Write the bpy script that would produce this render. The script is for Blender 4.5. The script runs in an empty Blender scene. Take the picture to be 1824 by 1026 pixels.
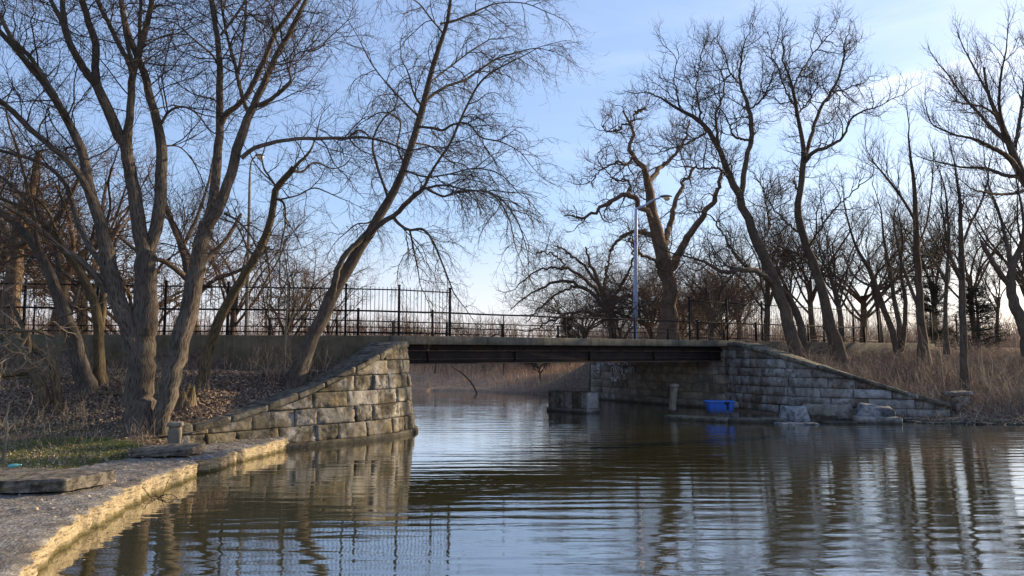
import bpy, math
import numpy as np
from mathutils import Vector
R = np.random.default_rng(7)
scn = bpy.context.scene
COL = scn.collection
# ------------------------------------------------------------------ camera
EYE = 2.2; FPX = 1317.0; PITCH = math.atan(115/1317.0)
cd = bpy.data.cameras.new("camera"); cam = bpy.data.objects.new("camera", cd); COL.objects.link(cam)
cam.location = (0, 0, EYE); cam.rotation_euler = (math.pi/2+PITCH, 0, 0)
cd.sensor_width = 36; cd.lens = 36*FPX/1824; cd.clip_start = 0.1; cd.clip_end = 2000
scn.camera = cam
# ------------------------------------------------------------------ light
SUN_AZ = math.radians(28)      # from +x towards +y
SUN_EL = math.radians(15)
w = bpy.data.worlds.new("World"); scn.world = w; w.use_nodes = True
nt = w.node_tree; nt.nodes.clear()
N = nt.nodes.new; L = nt.links.new
out = N('ShaderNodeOutputWorld'); bg = N('ShaderNodeBackground'); sky = N('ShaderNodeTexSky')
sky.sky_type = 'NISHITA'; sky.sun_disc = False; sky.sun_elevation = math.radians(15)
sky.sun_rotation = math.pi/2-SUN_AZ; sky.air_density = 1.0; sky.dust_density = 1.2; sky.ozone_density = 2.2
bg.inputs[1].default_value = 0.115
tc = N('ShaderNodeTexCoord')
def vmath(op, a, b=None):
    n = N('ShaderNodeVectorMath'); n.operation = op
    if hasattr(a, 'links'): L(a, n.inputs[0])
    else: n.inputs[0].default_value = a
    if b is not None:
        if hasattr(b, 'links'): L(b, n.inputs[1])
        else: n.inputs[1].default_value = b
    return n
def smath(op, a, b=None, c=None, clamp=False):
    n = N('ShaderNodeMath'); n.operation = op; n.use_clamp = clamp
    for i, v in enumerate((a, b, c)):
        if v is None: continue
        if hasattr(v, 'links'): L(v, n.inputs[i])
        else: n.inputs[i].default_value = v
    return n.outputs[0]
def mrange(v, a, b, c=0., d=1.):
    n = N('ShaderNodeMapRange'); n.interpolation_type = 'SMOOTHSTEP'; L(v, n.inputs[0])
    for i, q in enumerate((a, b, c, d)): n.inputs[i+1].default_value = q
    return n.outputs[0]
def ray(px, py):
    x = (px-912)/FPX; y = -(py-513)/FPX
    c, s = math.cos(PITCH), math.sin(PITCH)
    return np.array([x, c - y*s, s + y*c])
def pix(px, py, D):
    r = ray(px, py); r = r/r[1]*D
    return np.array([r[0], r[1], EYE+r[2]])
def gnd(px, py, z=0.):
    r = ray(px, py); t = (z-EYE)/r[2]
    return np.array([r[0]*t, r[1]*t, z])
sep = N('ShaderNodeSeparateXYZ'); L(tc.outputs['Generated'], sep.inputs[0])
# cirrus: soft streaks high in the right half of the sky, one contrail
mp = N('ShaderNodeMapping'); L(tc.outputs['Generated'], mp.inputs[0])
mp.inputs['Scale'].default_value = (1.6, 1.6, 9.0); mp.inputs['Rotation'].default_value = (0.0, math.radians(9), 0.2)
ns = N('ShaderNodeTexNoise'); L(mp.outputs[0], ns.inputs[0]); ns.inputs['Scale'].default_value = 2.4
ns.inputs['Detail'].default_value = 8; ns.inputs['Roughness'].default_value = 0.55; ns.inputs['Distortion'].default_value = 0.5
wisp = mrange(ns.outputs[0], 0.42, 0.78)
side = mrange(sep.outputs[0], -0.25, 0.5, 0.08, 1.0)
wisp = smath('MULTIPLY', wisp, side)
a_, b_ = ray(1300, 215), ray(1720, 112)
nrm = np.cross(a_, b_); nrm /= np.linalg.norm(nrm)
dt = vmath('DOT_PRODUCT', tc.outputs['Generated'], tuple(nrm)).outputs['Value']
ns2 = N('ShaderNodeTexNoise'); L(tc.outputs['Generated'], ns2.inputs[0]); ns2.inputs['Scale'].default_value = 14
ns2.inputs['Detail'].default_value = 6
dt2 = smath('ADD', dt, smath('MULTIPLY', smath('SUBTRACT', ns2.outputs[0], 0.5), 0.012))
core = mrange(smath('ABSOLUTE', dt2), 0.0, 0.0075, 1., 0.)
halo = mrange(smath('ABSOLUTE', smath('ADD', dt2, -0.012)), 0.0, 0.03, 0.55, 0.)
trail = smath('MAXIMUM', smath('MULTIPLY', core, 0.8), halo)
trail = smath('MULTIPLY', trail, mrange(sep.outputs[0], 0.24, 0.46))
trail = smath('MULTIPLY', trail, mrange(ns2.outputs[0], 0.25, 0.6, 0.35, 1.))
cl = smath('MAXIMUM', smath('MULTIPLY', wisp, 0.22), smath('MULTIPLY', trail, 0.95), clamp=True)
mix = N('ShaderNodeMix'); mix.data_type = 'RGBA'
flat = N('ShaderNodeMix'); flat.data_type = 'RGBA'; flat.inputs[0].default_value = 0.44; L(sky.outputs[0], flat.inputs[6])
flat.inputs[7].default_value = (1.85, 2.5, 4.3, 1)      # thin high haze evens out the sky
warm = N('ShaderNodeMix'); warm.data_type = 'RGBA'; L(mrange(sep.outputs[2], 0.0, 0.20, 0.45, 0.0), warm.inputs[0]); L(flat.outputs[2], warm.inputs[6]); warm.inputs[7].default_value = (5.4, 4.75, 4.7, 1)
L(cl, mix.inputs[0]); L(warm.outputs[2], mix.inputs[6])
mix.inputs[7].default_value = (5.0, 5.3, 6.2, 1)
L(mix.outputs[2], bg.inputs[0]); L(bg.outputs[0], out.inputs[0])
sd = bpy.data.lights.new("sun", 'SUN'); sd.energy = 4.6; sd.angle = math.radians(0.55); sd.color = (1.0, 0.80, 0.52)
sun = bpy.data.objects.new("sun", sd); COL.objects.link(sun)
sdir = Vector((math.cos(SUN_EL)*math.cos(SUN_AZ), math.cos(SUN_EL)*math.sin(SUN_AZ), math.sin(SUN_EL)))
sun.rotation_euler = sdir.to_track_quat('Z', 'Y').to_euler(); sun.location = (30, 30, 30)
scn.view_settings.view_transform = 'Standard'; scn.view_settings.look = 'None'
scn.view_settings.exposure = 1.14; scn.view_settings.gamma = 1
scn.cycles.max_bounces = 5; scn.cycles.diffuse_bounces = 4; scn.cycles.glossy_bounces = 3
scn.cycles.use_denoising = True; scn.cycles.sample_clamp_indirect = 5
# ------------------------------------------------------------------ helpers
def prop(o, label=None, cat=None, group=None, kind=None):
    for k, v in (('label', label), ('category', cat), ('group', group), ('kind', kind)):
        if v: o[k] = v
    return o
def thing(name, loc, label, cat, group=None):
    o = bpy.data.objects.new(name, None); COL.objects.link(o); o.location = [float(v) for v in loc]
    o.empty_display_size = .2
    return prop(o, label, cat, group)
def meshdata(name, V, F, mat, smooth=True, attrs=None):
    """V (n,3); F list of (m,k) int arrays"""
    me = bpy.data.meshes.new(name)
    V = np.asarray(V, dtype=np.float32)
    if isinstance(F, np.ndarray): F = [F]
    F = [np.asarray(f, dtype=np.int32) for f in F if len(f)]
    me.vertices.add(len(V)); me.vertices.foreach_set('co', V.ravel())
    nl = sum(f.size for f in F); npo = sum(len(f) for f in F)
    me.loops.add(nl); me.polygons.add(npo)
    me.loops.foreach_set('vertex_index', np.concatenate([f.ravel() for f in F]))
    st = np.concatenate([np.full(len(f), f.shape[1], dtype=np.int32) for f in F])
    me.polygons.foreach_set('loop_start', np.concatenate([[0], np.cumsum(st)[:-1]]).astype(np.int32))
    if smooth: me.polygons.foreach_set('use_smooth', np.ones(npo, dtype=bool))
    for k, a in (attrs or {}).items():
        a = np.asarray(a, dtype=np.float32)
        if a.ndim == 1:
            at = me.attributes.new(k, 'FLOAT', 'POINT'); at.data.foreach_set('value', a)
        else:
            at = me.attributes.new(k, 'FLOAT_VECTOR', 'POINT'); at.data.foreach_set('vector', a.ravel())
    me.update(calc_edges=True)
    if mat: me.materials.append(mat)
    return me
def mobj(name, V, F, mat, parent=None, smooth=True, attrs=None):
    V = np.asarray(V, dtype=float)
    if parent is not None and parent.parent is None: V = V - np.array(parent.location)
    elif parent is not None:
        V = V - np.array(parent.location) - np.array(parent.parent.location)
    o = bpy.data.objects.new(name, meshdata(name, V, F, mat, smooth, attrs)); COL.objects.link(o)
    if parent is not None: o.parent = parent
    return o
class MB:
    """collects pieces in world coordinates"""
    def __init__(s): s.V = []; s.F = {}; s.n = 0; s.A = []
    def add(s, V, F, a=None):
        V = np.asarray(V, float)
        for f in ([F] if isinstance(F, np.ndarray) else F):
            f = np.asarray(f); s.F.setdefault(f.shape[1], []).append(f+s.n)
        s.V.append(V); s.n += len(V)
        s.A.append(np.full(len(V), R.random() if a is None else a) if np.ndim(a) == 0 else np.asarray(a))
    def build(s, name, mat, parent=None, smooth=False):
        return mobj(name, np.concatenate(s.V), [np.concatenate(v) for v in s.F.values()], mat, parent, smooth, {'rnd': np.concatenate(s.A)})
def frame3(u):
    u = np.asarray(u, float); u = u/np.linalg.norm(u)
    v = np.cross([0, 0, 1.], u)
    if np.linalg.norm(v) < 1e-3: v = np.array([0, 1., 0])
    v /= np.linalg.norm(v); return u, v, np.cross(u, v)
def grid_faces(nu, nv, off=0, wrapv=False):
    i = np.arange(nu-1)[:, None]; j = np.arange(nv if wrapv else nv-1)[None, :]
    j2 = (j+1) % nv
    f = np.stack(np.broadcast_arrays(i*nv+j, i*nv+j2, (i+1)*nv+j2, (i+1)*nv+j), -1).reshape(-1, 4)
    return f+off
def bbox(mb, c, size, ux=(1, 0, 0), bevel=0.01, rough=0., n=1, taper=None, uz=None, a=None):
    """bevelled box centred c, ux = local x axis"""
    u, v, ww = frame3(ux)
    if uz is not None:
        ww = np.array(uz, float); ww /= np.linalg.norm(ww); v = np.cross(ww, u); v /= np.linalg.norm(v); u = np.cross(v, ww)
    hx, hy, hz = [s/2 for s in size]; b = min(bevel, hx*.45, hy*.45, hz*.45)
    def axis(h, m):
        return np.array([-h, -h+b] + [(-h+b)+(2*h-2*b)*k/m for k in range(1, m)] + [h-b, h])
    if isinstance(n, int): n = (n, n, n)
    ax, ay, az = axis(hx, n[0]), axis(hy, n[1]), axis(hz, n[2])
    Vs, Fs = [], []; off = 0
    for (A, B, mk) in ((ay, az, 0), (ax, az, 1), (ax, ay, 2)):
        for sgn in (-1, 1):
            a2, b2 = np.meshgrid(A, B, indexing='ij')
            h = (hx, hy, hz)[mk]
            cc = np.full_like(a2, sgn*h)
            edge = np.zeros_like(a2, bool); edge[0, :] = edge[-1, :] = True; edge[:, 0] = edge[:, -1] = True
            P = [None]*3
            oth = [k for k in range(3) if k != mk]
            P[oth[0]] = a2.copy(); P[oth[1]] = b2.copy(); P[mk] = cc
            # pull rim inwards so faces meet at chamfer
            P[mk] = np.where(edge, sgn*(h-b*.45), cc)
            P[oth[0]] = np.where(np.abs(np.abs(a2)-A[-1]) < 1e-9, np.sign(a2)*(A[-1]-b*.45*(1)), P[oth[0]])
            P[oth[1]] = np.where(np.abs(np.abs(b2)-B[-1]) < 1e-9, np.sign(b2)*(B[-1]-b*.45*(1)), P[oth[1]])
            Q = np.stack(P, -1).reshape(-1, 3)
            f = grid_faces(len(A), len(B), off)
            flip = (sgn > 0) == (mk == 1)
            if flip: f = f[:, ::-1]
            Vs.append(Q); Fs.append(f); off += len(Q)
    Q = np.concatenate(Vs)
    if taper is not None:
        k = 1+(taper-1)*(Q[:, 2:3]/(2*hz)+.5); Q[:, :2] *= k
    if rough > 0:
        s = 1/max(.05, min(hx, hy, hz)*1.2); ph = R.random(3)*50
        q = Q*s+ph
        d = np.stack([np.sin(q[:, 0]*2.1+q[:, 1]*1.7+k*2)*np.cos(q[:, 2]*2.3+q[:, 1]*1.3+k) + .6*np.sin(q[:, 0]*5.2+q[:, 2]*4.7+k)*np.cos(q[:, 1]*5.9+k*3) for k in range(3)], -1)
        Q = Q + rough*d
    mb.add(np.array(c)+Q[:, 0:1]*u+Q[:, 1:2]*v+Q[:, 2:3]*ww, np.concatenate(Fs), a)
# ---------- tubes (vectorised over many branches)
def norm(a): return a/np.maximum(np.linalg.norm(a, axis=-1, keepdims=True), 1e-9)
def tubes(P, Rr, sides, ridge=0., cap=False):
    """P (B,n,3), Rr (B,n) -> V, F, bark attr"""
    B, n, _ = P.shape
    T = np.gradient(P, axis=1) if n > 2 else np.repeat((P[:, 1:]-P[:, :1]), n, 1)
    T = norm(T); m = norm(T.mean(1))
    ref = np.where(np.abs(m[:, 2:3]) < .8, np.array([[0, 0, 1.]]), np.array([[1., 0, 0]]))
    Nn = norm(np.cross(T, ref[:, None, :])); Bb = np.cross(T, Nn)
    th = np.arange(sides)*2*math.pi/sides
    rad = Rr[:, :, None]*np.ones(sides)
    if ridge > .045:
        zz = np.linspace(0, 1, n)[None, :, None]; p2 = R.random((B, 1, 1))*9
        rad = rad*(1+.006*np.sin(zz*23+p2)+.008*np.sin(zz*31+th*2+p2*3)+.014*np.maximum(0, np.sin(zz*15+th+p2)*np.sin(th*1+p2*2+zz*7))**3*3)
    if ridge > 0:
        ph = R.random((B, 1, 1))*6
        z = np.linspace(0, 1, n)[None, :, None]
        rad = rad*(1+ridge*(np.sin(3*th+ph+z*2)+.5*np.sin(7*th-ph*2+z*3)+.2*np.sin(th*2+z*5+ph)))
    V = P[:, :, None, :]+rad[..., None]*(np.cos(th)[:, None]*Nn[:, :, None, :]+np.sin(th)[:, None]*Bb[:, :, None, :])
    i = np.arange(n-1)[:, None]; j = np.arange(sides)[None, :]
    f = np.stack(np.broadcast_arrays(i*sides+j, i*sides+(j+1) % sides, (i+1)*sides+(j+1) % sides, (i+1)*sides+j), -1).reshape(-1, 4)
    F = (f[None]+(np.arange(B)*n*sides)[:, None, None]).reshape(-1, 4)
    ln = np.concatenate([np.zeros((B, 1)), np.cumsum(np.linalg.norm(np.diff(P, axis=1), axis=-1), 1)], 1)
    r0 = Rr[:, :1, None]
    bk = np.stack([np.broadcast_to(np.cos(th)*r0, (B, n, sides)), np.broadcast_to(np.sin(th)*r0, (B, n, sides)), np.broadcast_to(ln[:, :, None], (B, n, sides))], -1).reshape(-1, 3)
    return V.reshape(-1, 3), F, bk
def catmull(pts, n):
    pts = np.asarray(pts, float); k = len(pts)
    if k == 2: return pts[0]+(pts[1]-pts[0])*np.linspace(0, 1, n)[:, None]
    d = np.linalg.norm(np.diff(pts[:, :3], axis=0), axis=1)**.5
    t = np.concatenate([[0], np.cumsum(d)]); tt = np.linspace(0, t[-1], n)
    # cubic hermite, finite-difference tangents
    m = np.gradient(pts, t, axis=0)
    i = np.clip(np.searchsorted(t, tt, side='right')-1, 0, k-2); h = (t[i+1]-t[i])[:, None]; s = ((tt-t[i])[:, None])/h
    return (2*s**3-3*s**2+1)*pts[i]+(s**3-2*s**2+s)*h*m[i]+(-2*s**3+3*s**2)*pts[i+1]+(s**3-s**2)*h*m[i+1]
def grow(S, D, Ln, R0, n, wig, trop=(0, 0, 0), rend=.25, curl=0., tip=None, rmin=.0015):
    """random-walk branches. trop vector per unit; tip = tropism added towards the end"""
    B = len(S); P = np.empty((B, n+1, 3)); P[:, 0] = S; d = norm(D)
    trop = np.asarray(trop, float); tip = np.zeros(3) if tip is None else np.asarray(tip, float)
    for k in range(n):
        t = (k+1)/n
        d = norm(d+R.normal(0, wig, (B, 3))+(trop+tip*t*t)/n*2)
        P[:, k+1] = P[:, k]+d*(Ln/n)[:, None]
    t = np.linspace(0, 1, n+1)[None]
    return P, np.maximum(R0[:, None]*(1-(1-rend)*t), rmin)
def sprout(P, Rr, per, t0, t1, a0, a1, l0, l1, rr, fall=.5, up=0., out=None):
    """children along every branch: returns S, D, Ln, R0. per = children per branch"""
    B, n, _ = P.shape
    per = np.broadcast_to(per, (B,)).astype(int); idx = np.repeat(np.arange(B), per); M = len(idx)
    first = np.repeat(np.cumsum(per)-per, per); k = np.arange(M)-first
    t = t0+(t1-t0)*np.clip((k+R.random(M))/np.maximum(np.repeat(per, per), 1), 0, .999)
    f = t*(n-1); i = np.minimum(f.astype(int), n-2); fr = (f-i)[:, None]
    S = P[idx, i]*(1-fr)+P[idx, i+1]*fr
    r = Rr[idx, i]*(1-fr[:, 0])+Rr[idx, i+1]*fr[:, 0]
    T = norm(P[idx, i+1]-P[idx, i])
    rnd = norm(np.cross(T, norm(R.normal(0, 1, (M, 3)))))
    if up: rnd = norm(rnd+np.array([0, 0, up]))
    if out is not None: rnd = norm(rnd+np.asarray(out))
    a = R.uniform(a0, a1, M)[:, None]
    D = T*np.cos(a)+rnd*np.sin(a)
    Ln = R.uniform(l0, l1, M)*(1-fall*t)
    R0 = np.minimum(r*.8, rr*R.uniform(.75, 1.2, M)*(Ln/max(l1, 1e-6))**.5)
    return S, D, Ln, R0
# ------------------------------------------------------------------ materials
class NT:
    def __init__(s, name, rough=.9, spec=.3):
        s.m = bpy.data.materials.new(name); s.m.use_nodes = True; s.t = s.m.node_tree; s.b = s.t.nodes['Principled BSDF']
        s.b.inputs['Roughness'].default_value = rough; s.b.inputs['Specular IOR Level'].default_value = spec
    def n(s, k, **kw):
        q = s.t.nodes.new(k)
        for a, v in kw.items(): setattr(q, a, v)
        return q
    def l(s, a, b): s.t.links.new(a, b)
    def attr(s, name, vec=False):
        q = s.n('ShaderNodeAttribute'); q.attribute_name = name; return q.outputs['Vector' if vec else 'Fac']
    def obj(s): return s.n('ShaderNodeTexCoord').outputs['Object']
    def geo(s): return s.n('ShaderNodeNewGeometry').outputs['Position']
    def map(s, v, scale=(1, 1, 1), rot=(0, 0, 0)):
        q = s.n('ShaderNodeMapping'); s.l(v, q.inputs[0]); q.inputs['Scale'].default_value = scale; q.inputs['Rotation'].default_value = rot; return q.outputs[0]
    def noise(s, v, sc, det=5, ro=.55, dist=0.):
        q = s.n('ShaderNodeTexNoise'); s.l(v, q.inputs[0]); q.inputs['Scale'].default_value = sc
        q.inputs['Detail'].default_value = det; q.inputs['Roughness'].default_value = ro; q.inputs['Distortion'].default_value = dist; return q.outputs[0]
    def voro(s, v, sc, feat='F1'):
        q = s.n('ShaderNodeTexVoronoi'); q.feature = feat; s.l(v, q.inputs[0]); q.inputs['Scale'].default_value = sc; return q.outputs[0]
    def ramp(s, v, stops):
        q = s.n('ShaderNodeValToRGB'); s.l(v, q.inputs[0]); e = q.color_ramp.elements
        while len(e) < len(stops): e.new(.5)
        for x, (p, c) in zip(e, stops):
            x.position = p; x.color = (*c, 1) if len(c) == 3 else c
        return q.outputs[0]
    def mr(s, v, a, b, c=0., d=1.):
        q = s.n('ShaderNodeMapRange'); s.l(v, q.inputs[0])
        for i, z in enumerate((a, b, c, d)): q.inputs[i+1].default_value = z
        return q.outputs[0]
    def mix(s, f, a, b, mode='MIX'):
        q = s.n('ShaderNodeMix'); q.data_type = 'RGBA'; q.blend_type = mode
        for v, k in ((f, 0), (a, 6), (b, 7)):
            if hasattr(v, 'links'): s.l(v, q.inputs[k])
            else: q.inputs[k].default_value = v if k == 0 else (*v, 1)
        return q.outputs[2]
    def ma(s, op, a, b=None):
        q = s.n('ShaderNodeMath', operation=op)
        for i, v in enumerate((a, b)):
            if v is None: continue
            if hasattr(v, 'links'): s.l(v, q.inputs[i])
            else: q.inputs[i].default_value = v
        return q.outputs[0]
    def col(s, c):
        if hasattr(c, 'links'): s.l(c, s.b.inputs['Base Color'])
        else: s.b.inputs['Base Color'].default_value = (*c, 1)
    def bump(s, h, dist=.01, st=1.):
        q = s.n('ShaderNodeBump'); s.l(h, q.inputs['Height']); q.inputs['Distance'].default_value = dist; q.inputs['Strength'].default_value = st
        s.l(q.outputs[0], s.b.inputs['Normal'])
def bark_mat(name, dark, light, lichen=None, lf=.5, sc=1.):
    q = NT(name, .95, .15); v = q.attr('bark', True)
    v1 = q.map(v, (30*sc, 30*sc, 5.*sc))
    n1 = q.noise(v1, 1.6, 6, .65, .25); r = q.voro(v1, 1.3)
    h = q.ma('ADD', q.ma('MULTIPLY', n1, .7), q.ma('MULTIPLY', r, .5))
    c = q.ramp(h, [(.40, dark), (.66, light)])
    c = q.mix(q.mr(q.voro(q.map(v, (3.2, 3.2, 1.1)), 1.), .05, .16, .8, 0), c, (.012, .009, .007))
    big = q.noise(v, 1.3, 3)
    c = q.mix(q.mr(big, .35, .7, .0, .55), c, tuple(k*.55 for k in dark))
    if lichen:
        c = q.mix(q.mr(q.noise(v, 4.5, 6, .7), .62-.1*lf, .8-.1*lf, 0, .6), c, lichen)
    q.col(c); q.bump(h, .022, 1.)
    return q.m
M_bark = bark_mat('bark_grey_brown', (.034, .027, .023), (.148, .122, .102), (.20, .17, .10))
M_bark2 = bark_mat('bark_mossy', (.036, .027, .018), (.17, .128, .082), (.19, .165, .06), .9)
M_bark3 = bark_mat('bark_far', (.040, .028, .020), (.145, .108, .08), None)
M_bark4 = bark_mat('bark_warm', (.05, .034, .025), (.19, .13, .088), None)
def flat_mat(name, c, rough=.9, spec=.2):
    q = NT(name, rough, spec); q.col(c); return q.m
def twig_mat(name, c1, c2):
    q = NT(name, .85, .25); q.col(q.ramp(q.attr('rnd'), [(.0, c1), (1., c2)])); return q.m
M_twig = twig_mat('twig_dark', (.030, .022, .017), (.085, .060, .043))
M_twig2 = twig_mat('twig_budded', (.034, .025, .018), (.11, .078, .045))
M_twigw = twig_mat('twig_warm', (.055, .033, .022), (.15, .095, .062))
M_twigp = twig_mat('twig_pale', (.16, .12, .09), (.34, .27, .20))
M_brush = twig_mat('brush_brown', (.055, .042, .036), (.38, .28, .215))
M_straw = twig_mat('dry_straw', (.10, .078, .058), (.46, .37, .26))
M_leaf = twig_mat('dead_leaf', (.10, .072, .055), (.40, .31, .24))
M_reed = twig_mat('golden_sunlit_reed', (.36, .21, .12), (.68, .46, .28))  # dry reed colour, brightened in place of sun on the far bank
M_grass = twig_mat('short_grass', (.085, .092, .03), (.30, .275, .12))
M_needle = twig_mat('needle_green', (.03, .032, .02), (.075, .068, .042))
def stone_mat(name, stops, white=.35, warm=(.34, .25, .13), sc=1., mossy=.2, wet=True, dark=.85):
    q = NT(name, .92, .2); p = q.geo(); rn = q.attr('rnd')
    off = q.n('ShaderNodeVectorMath', operation='ADD'); q.l(p, off.inputs[0])
    cx = q.n('ShaderNodeCombineXYZ'); q.l(q.ma('MULTIPLY', rn, 37.), cx.inputs[0]); q.l(q.ma('MULTIPLY', rn, 91.), cx.inputs[1]); q.l(cx.outputs[0], off.inputs[1])
    v = off.outputs[0]
    base = q.ramp(rn, stops)
    n1 = q.noise(v, 3.2*sc, 8, .65, .3)
    c = q.mix(q.mr(n1, .40, .75, dark, .0), base, (.018, .016, .013))
    c = q.mix(q.mr(q.noise(v, 2.0*sc, 7, .7), .56, .74, 0, .85), c, warm)
    w = q.mr(q.noise(q.map(p, (1, 1, .55)), 1.7, 8, .72, .5), .60-.13*white, .72-.05*white, 0, .8)
    w = q.ma('MULTIPLY', w, q.mr(q.noise(v, 5., 6, .75), .38, .52))
    c = q.mix(q.mr(q.noise(q.map(p, (1, 1, .8)), .55, 5, .65), .50, .66, 0, .45), c, (.03, .027, .022))
    c = q.mix(w, c, (.46, .44, .43))
    c = q.mix(q.mr(q.noise(v, 5.1*sc, 6, .7), .62, .82, 0, mossy), c, (.065, .072, .02))
    if wet:
        sz = q.n('ShaderNodeSeparateXYZ'); q.l(p, sz.inputs[0])
        zz = q.ma('ADD', sz.outputs[2], q.ma('MULTIPLY', q.noise(p, 5., 4), .12))
        c = q.mix(q.mr(zz, .10, .2, .75, 0), c, (.025, .022, .015))
    q.col(c); h = q.ma('ADD', q.noise(v, 9*sc, 8, .7), q.ma('MULTIPLY', q.noise(v, 32*sc, 4, .6), .35))
    q.bump(h, .03, 1.)
    return q.m
M_stoneL = stone_mat('rock_faced_stone', [(0, (.12, .10, .07)), (.4, (.20, .165, .11)), (.75, (.27, .225, .16)), (1, (.42, .38, .31))], .9, (.34, .25, .12))
M_stoneR = stone_mat('ashlar_stone', [(0, (.20, .135, .09)), (.25, (.24, .20, .16)), (.55, (.33, .285, .235)), (.8, (.42, .385, .34)), (1, (.60, .59, .60))], 1.25, (.26, .18, .12), mossy=.4, dark=.7)
M_stoneU = stone_mat('abutment_stone', [(0, (.30, .25, .19)), (1, (.52, .44, .35))], .6, (.32, .22, .14), dark=.6)
M_coping = stone_mat('coping_stone', [(0, (.22, .195, .15)), (1, (.30, .265, .20))], .3, (.33, .26, .15), sc=1.5, mossy=.5)
M_whitest = stone_mat('pale_stone', [(0, (.33, .34, .36)), (1, (.42, .43, .46))], .8, (.30, .29, .27), sc=2., wet=False)
M_slab = stone_mat('slab_stone', [(0, (.28, .245, .21)), (1, (.36, .32, .26))], .2, (.36, .28, .13), sc=2.2, wet=False)
def path_mat():
    q = NT('pebbly_path_stone', .95, .2); p = q.geo()
    n = q.noise(p, 14, 8, .75, .2); n2 = q.noise(p, 1.3, 7, .7, .6)
    c = q.ramp(n, [(.33, (.045, .040, .036)), (.47, (.16, .147, .132)), (.62, (.33, .305, .275))])
    c = q.mix(q.mr(n2, .44, .60, 0, .75), c, (.085, .07, .06)); c = q.mix(q.mr(q.noise(p, 3.7, 6, .7), .58, .70, 0, .5), c, (.36, .34, .31))
    sz = q.n('ShaderNodeSeparateXYZ'); q.l(q.n('ShaderNodeNewGeometry').outputs['Normal'], sz.inputs[0])
    side = q.mr(sz.outputs[2], .45, .75, 1, 0)
    ns = q.noise(q.map(p, (1, 1, 5)), 7, 6, .7)
    sc = q.ramp(ns, [(.36, (.06, .048, .034)), (.46, (.24, .19, .12)), (.72, (.40, .335, .225))])
    c = q.mix(side, c, sc)
    pz = q.n('ShaderNodeSeparateXYZ'); q.l(p, pz.inputs[0])
    c = q.mix(q.mr(q.ma('ADD', pz.outputs[2], q.ma('MULTIPLY', q.noise(p, 9., 4), .08)), .06, .12, .9, 0), c, (.06, .05, .018))
    q.col(c); q.bump(q.ma('ADD', n, q.ma('MULTIPLY', q.voro(p, 30), .5)), .02, .9); return q.m
M_path = path_mat()
def conc_mat(name, a, b, streak=.5):
    q = NT(name, .9, .25); p = q.geo()
    n = q.noise(p, 2.2, 7, .65); c = q.ramp(n, [(.35, a), (.68, b)])
    st = q.noise(q.map(p, (5, 5, .35)), 1.8, 6, .7)
    c = q.mix(q.mr(st, .5, .72, 0, streak), c, tuple(k*.4 for k in a))
    c = q.mix(q.mr(q.noise(q.map(p, (3, 3, .5)), 3, 5, .7), .66, .76, 0, .35), c, (.36, .35, .31))
    q.col(c); q.bump(q.noise(p, 25, 6, .7), .008, .8); return q.m
M_wall = conc_mat('stained_concrete_wall', (.095, .077, .050), (.175, .145, .098))
M_fascia = conc_mat('fascia_concrete', (.070, .064, .050), (.165, .152, .122), .8)
M_darkwall = conc_mat('dark_wall_concrete', (.040, .034, .028), (.080, .068, .053))  # darker concrete tones for the low wall on the right
M_concpost = conc_mat('post_concrete', (.12, .105, .085), (.23, .20, .16), .4)
M_crack = flat_mat('crack_dark', (.015, .013, .01))
def steel_mat():
    q = NT('rusty_girder_steel', .75, .3); p = q.geo(); n = q.noise(p, 3, 7, .7)
    c = q.ramp(n, [(.35, (.010, .008, .007)), (.65, (.028, .018, .015)), (.85, (.09, .055, .04))])
    q.col(c); q.bump(n, .01, .5); return q.m
M_steel = steel_mat()
M_rust = conc_mat('rusty_flange', (.05, .034, .026), (.16, .105, .08), .5)
M_iron = flat_mat('black_iron', (.012, .012, .014), .75, .12)
M_rail = flat_mat('rust_black_rail', (.020, .015, .013), .75, .15)
M_galv = flat_mat('painted_pale_steel', (.34, .38, .50), .5, .4)
M_lampcap = flat_mat('lamp_housing_grey', (.10, .10, .11), .5, .4)
def glass_bowl():
    q = NT('lamp_bowl_amber', .25, .5); q.col((.72, .58, .38)); q.b.inputs['Transmission Weight'].default_value = .25; return q.m
M_bowl = glass_bowl()
def blue_mat():
    q = NT('blue_plastic', .38, .5); p = q.geo(); c = q.mix(q.mr(q.noise(p, 7, 5, .7), .5, .75, 0, .35), (.03, .115, .46), (.02, .06, .26)); sz = q.n('ShaderNodeSeparateXYZ'); q.l(p, sz.inputs[0]); c = q.mix(q.mr(q.ma('ADD', sz.outputs[2], q.ma('MULTIPLY', q.noise(p, 9, 5, .7), .30)), .30, .46, .8, 0), c, (.10, .085, .06)); q.col(c); return q.m
M_blue = blue_mat()
M_blackpl = flat_mat('black_residue', (.01, .01, .014), .5)
M_white = flat_mat('chalk_white_paint', (.8, .8, .85), .9)
M_teal = flat_mat('teal_plastic', (.12, .36, .36), .45, .5)
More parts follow.
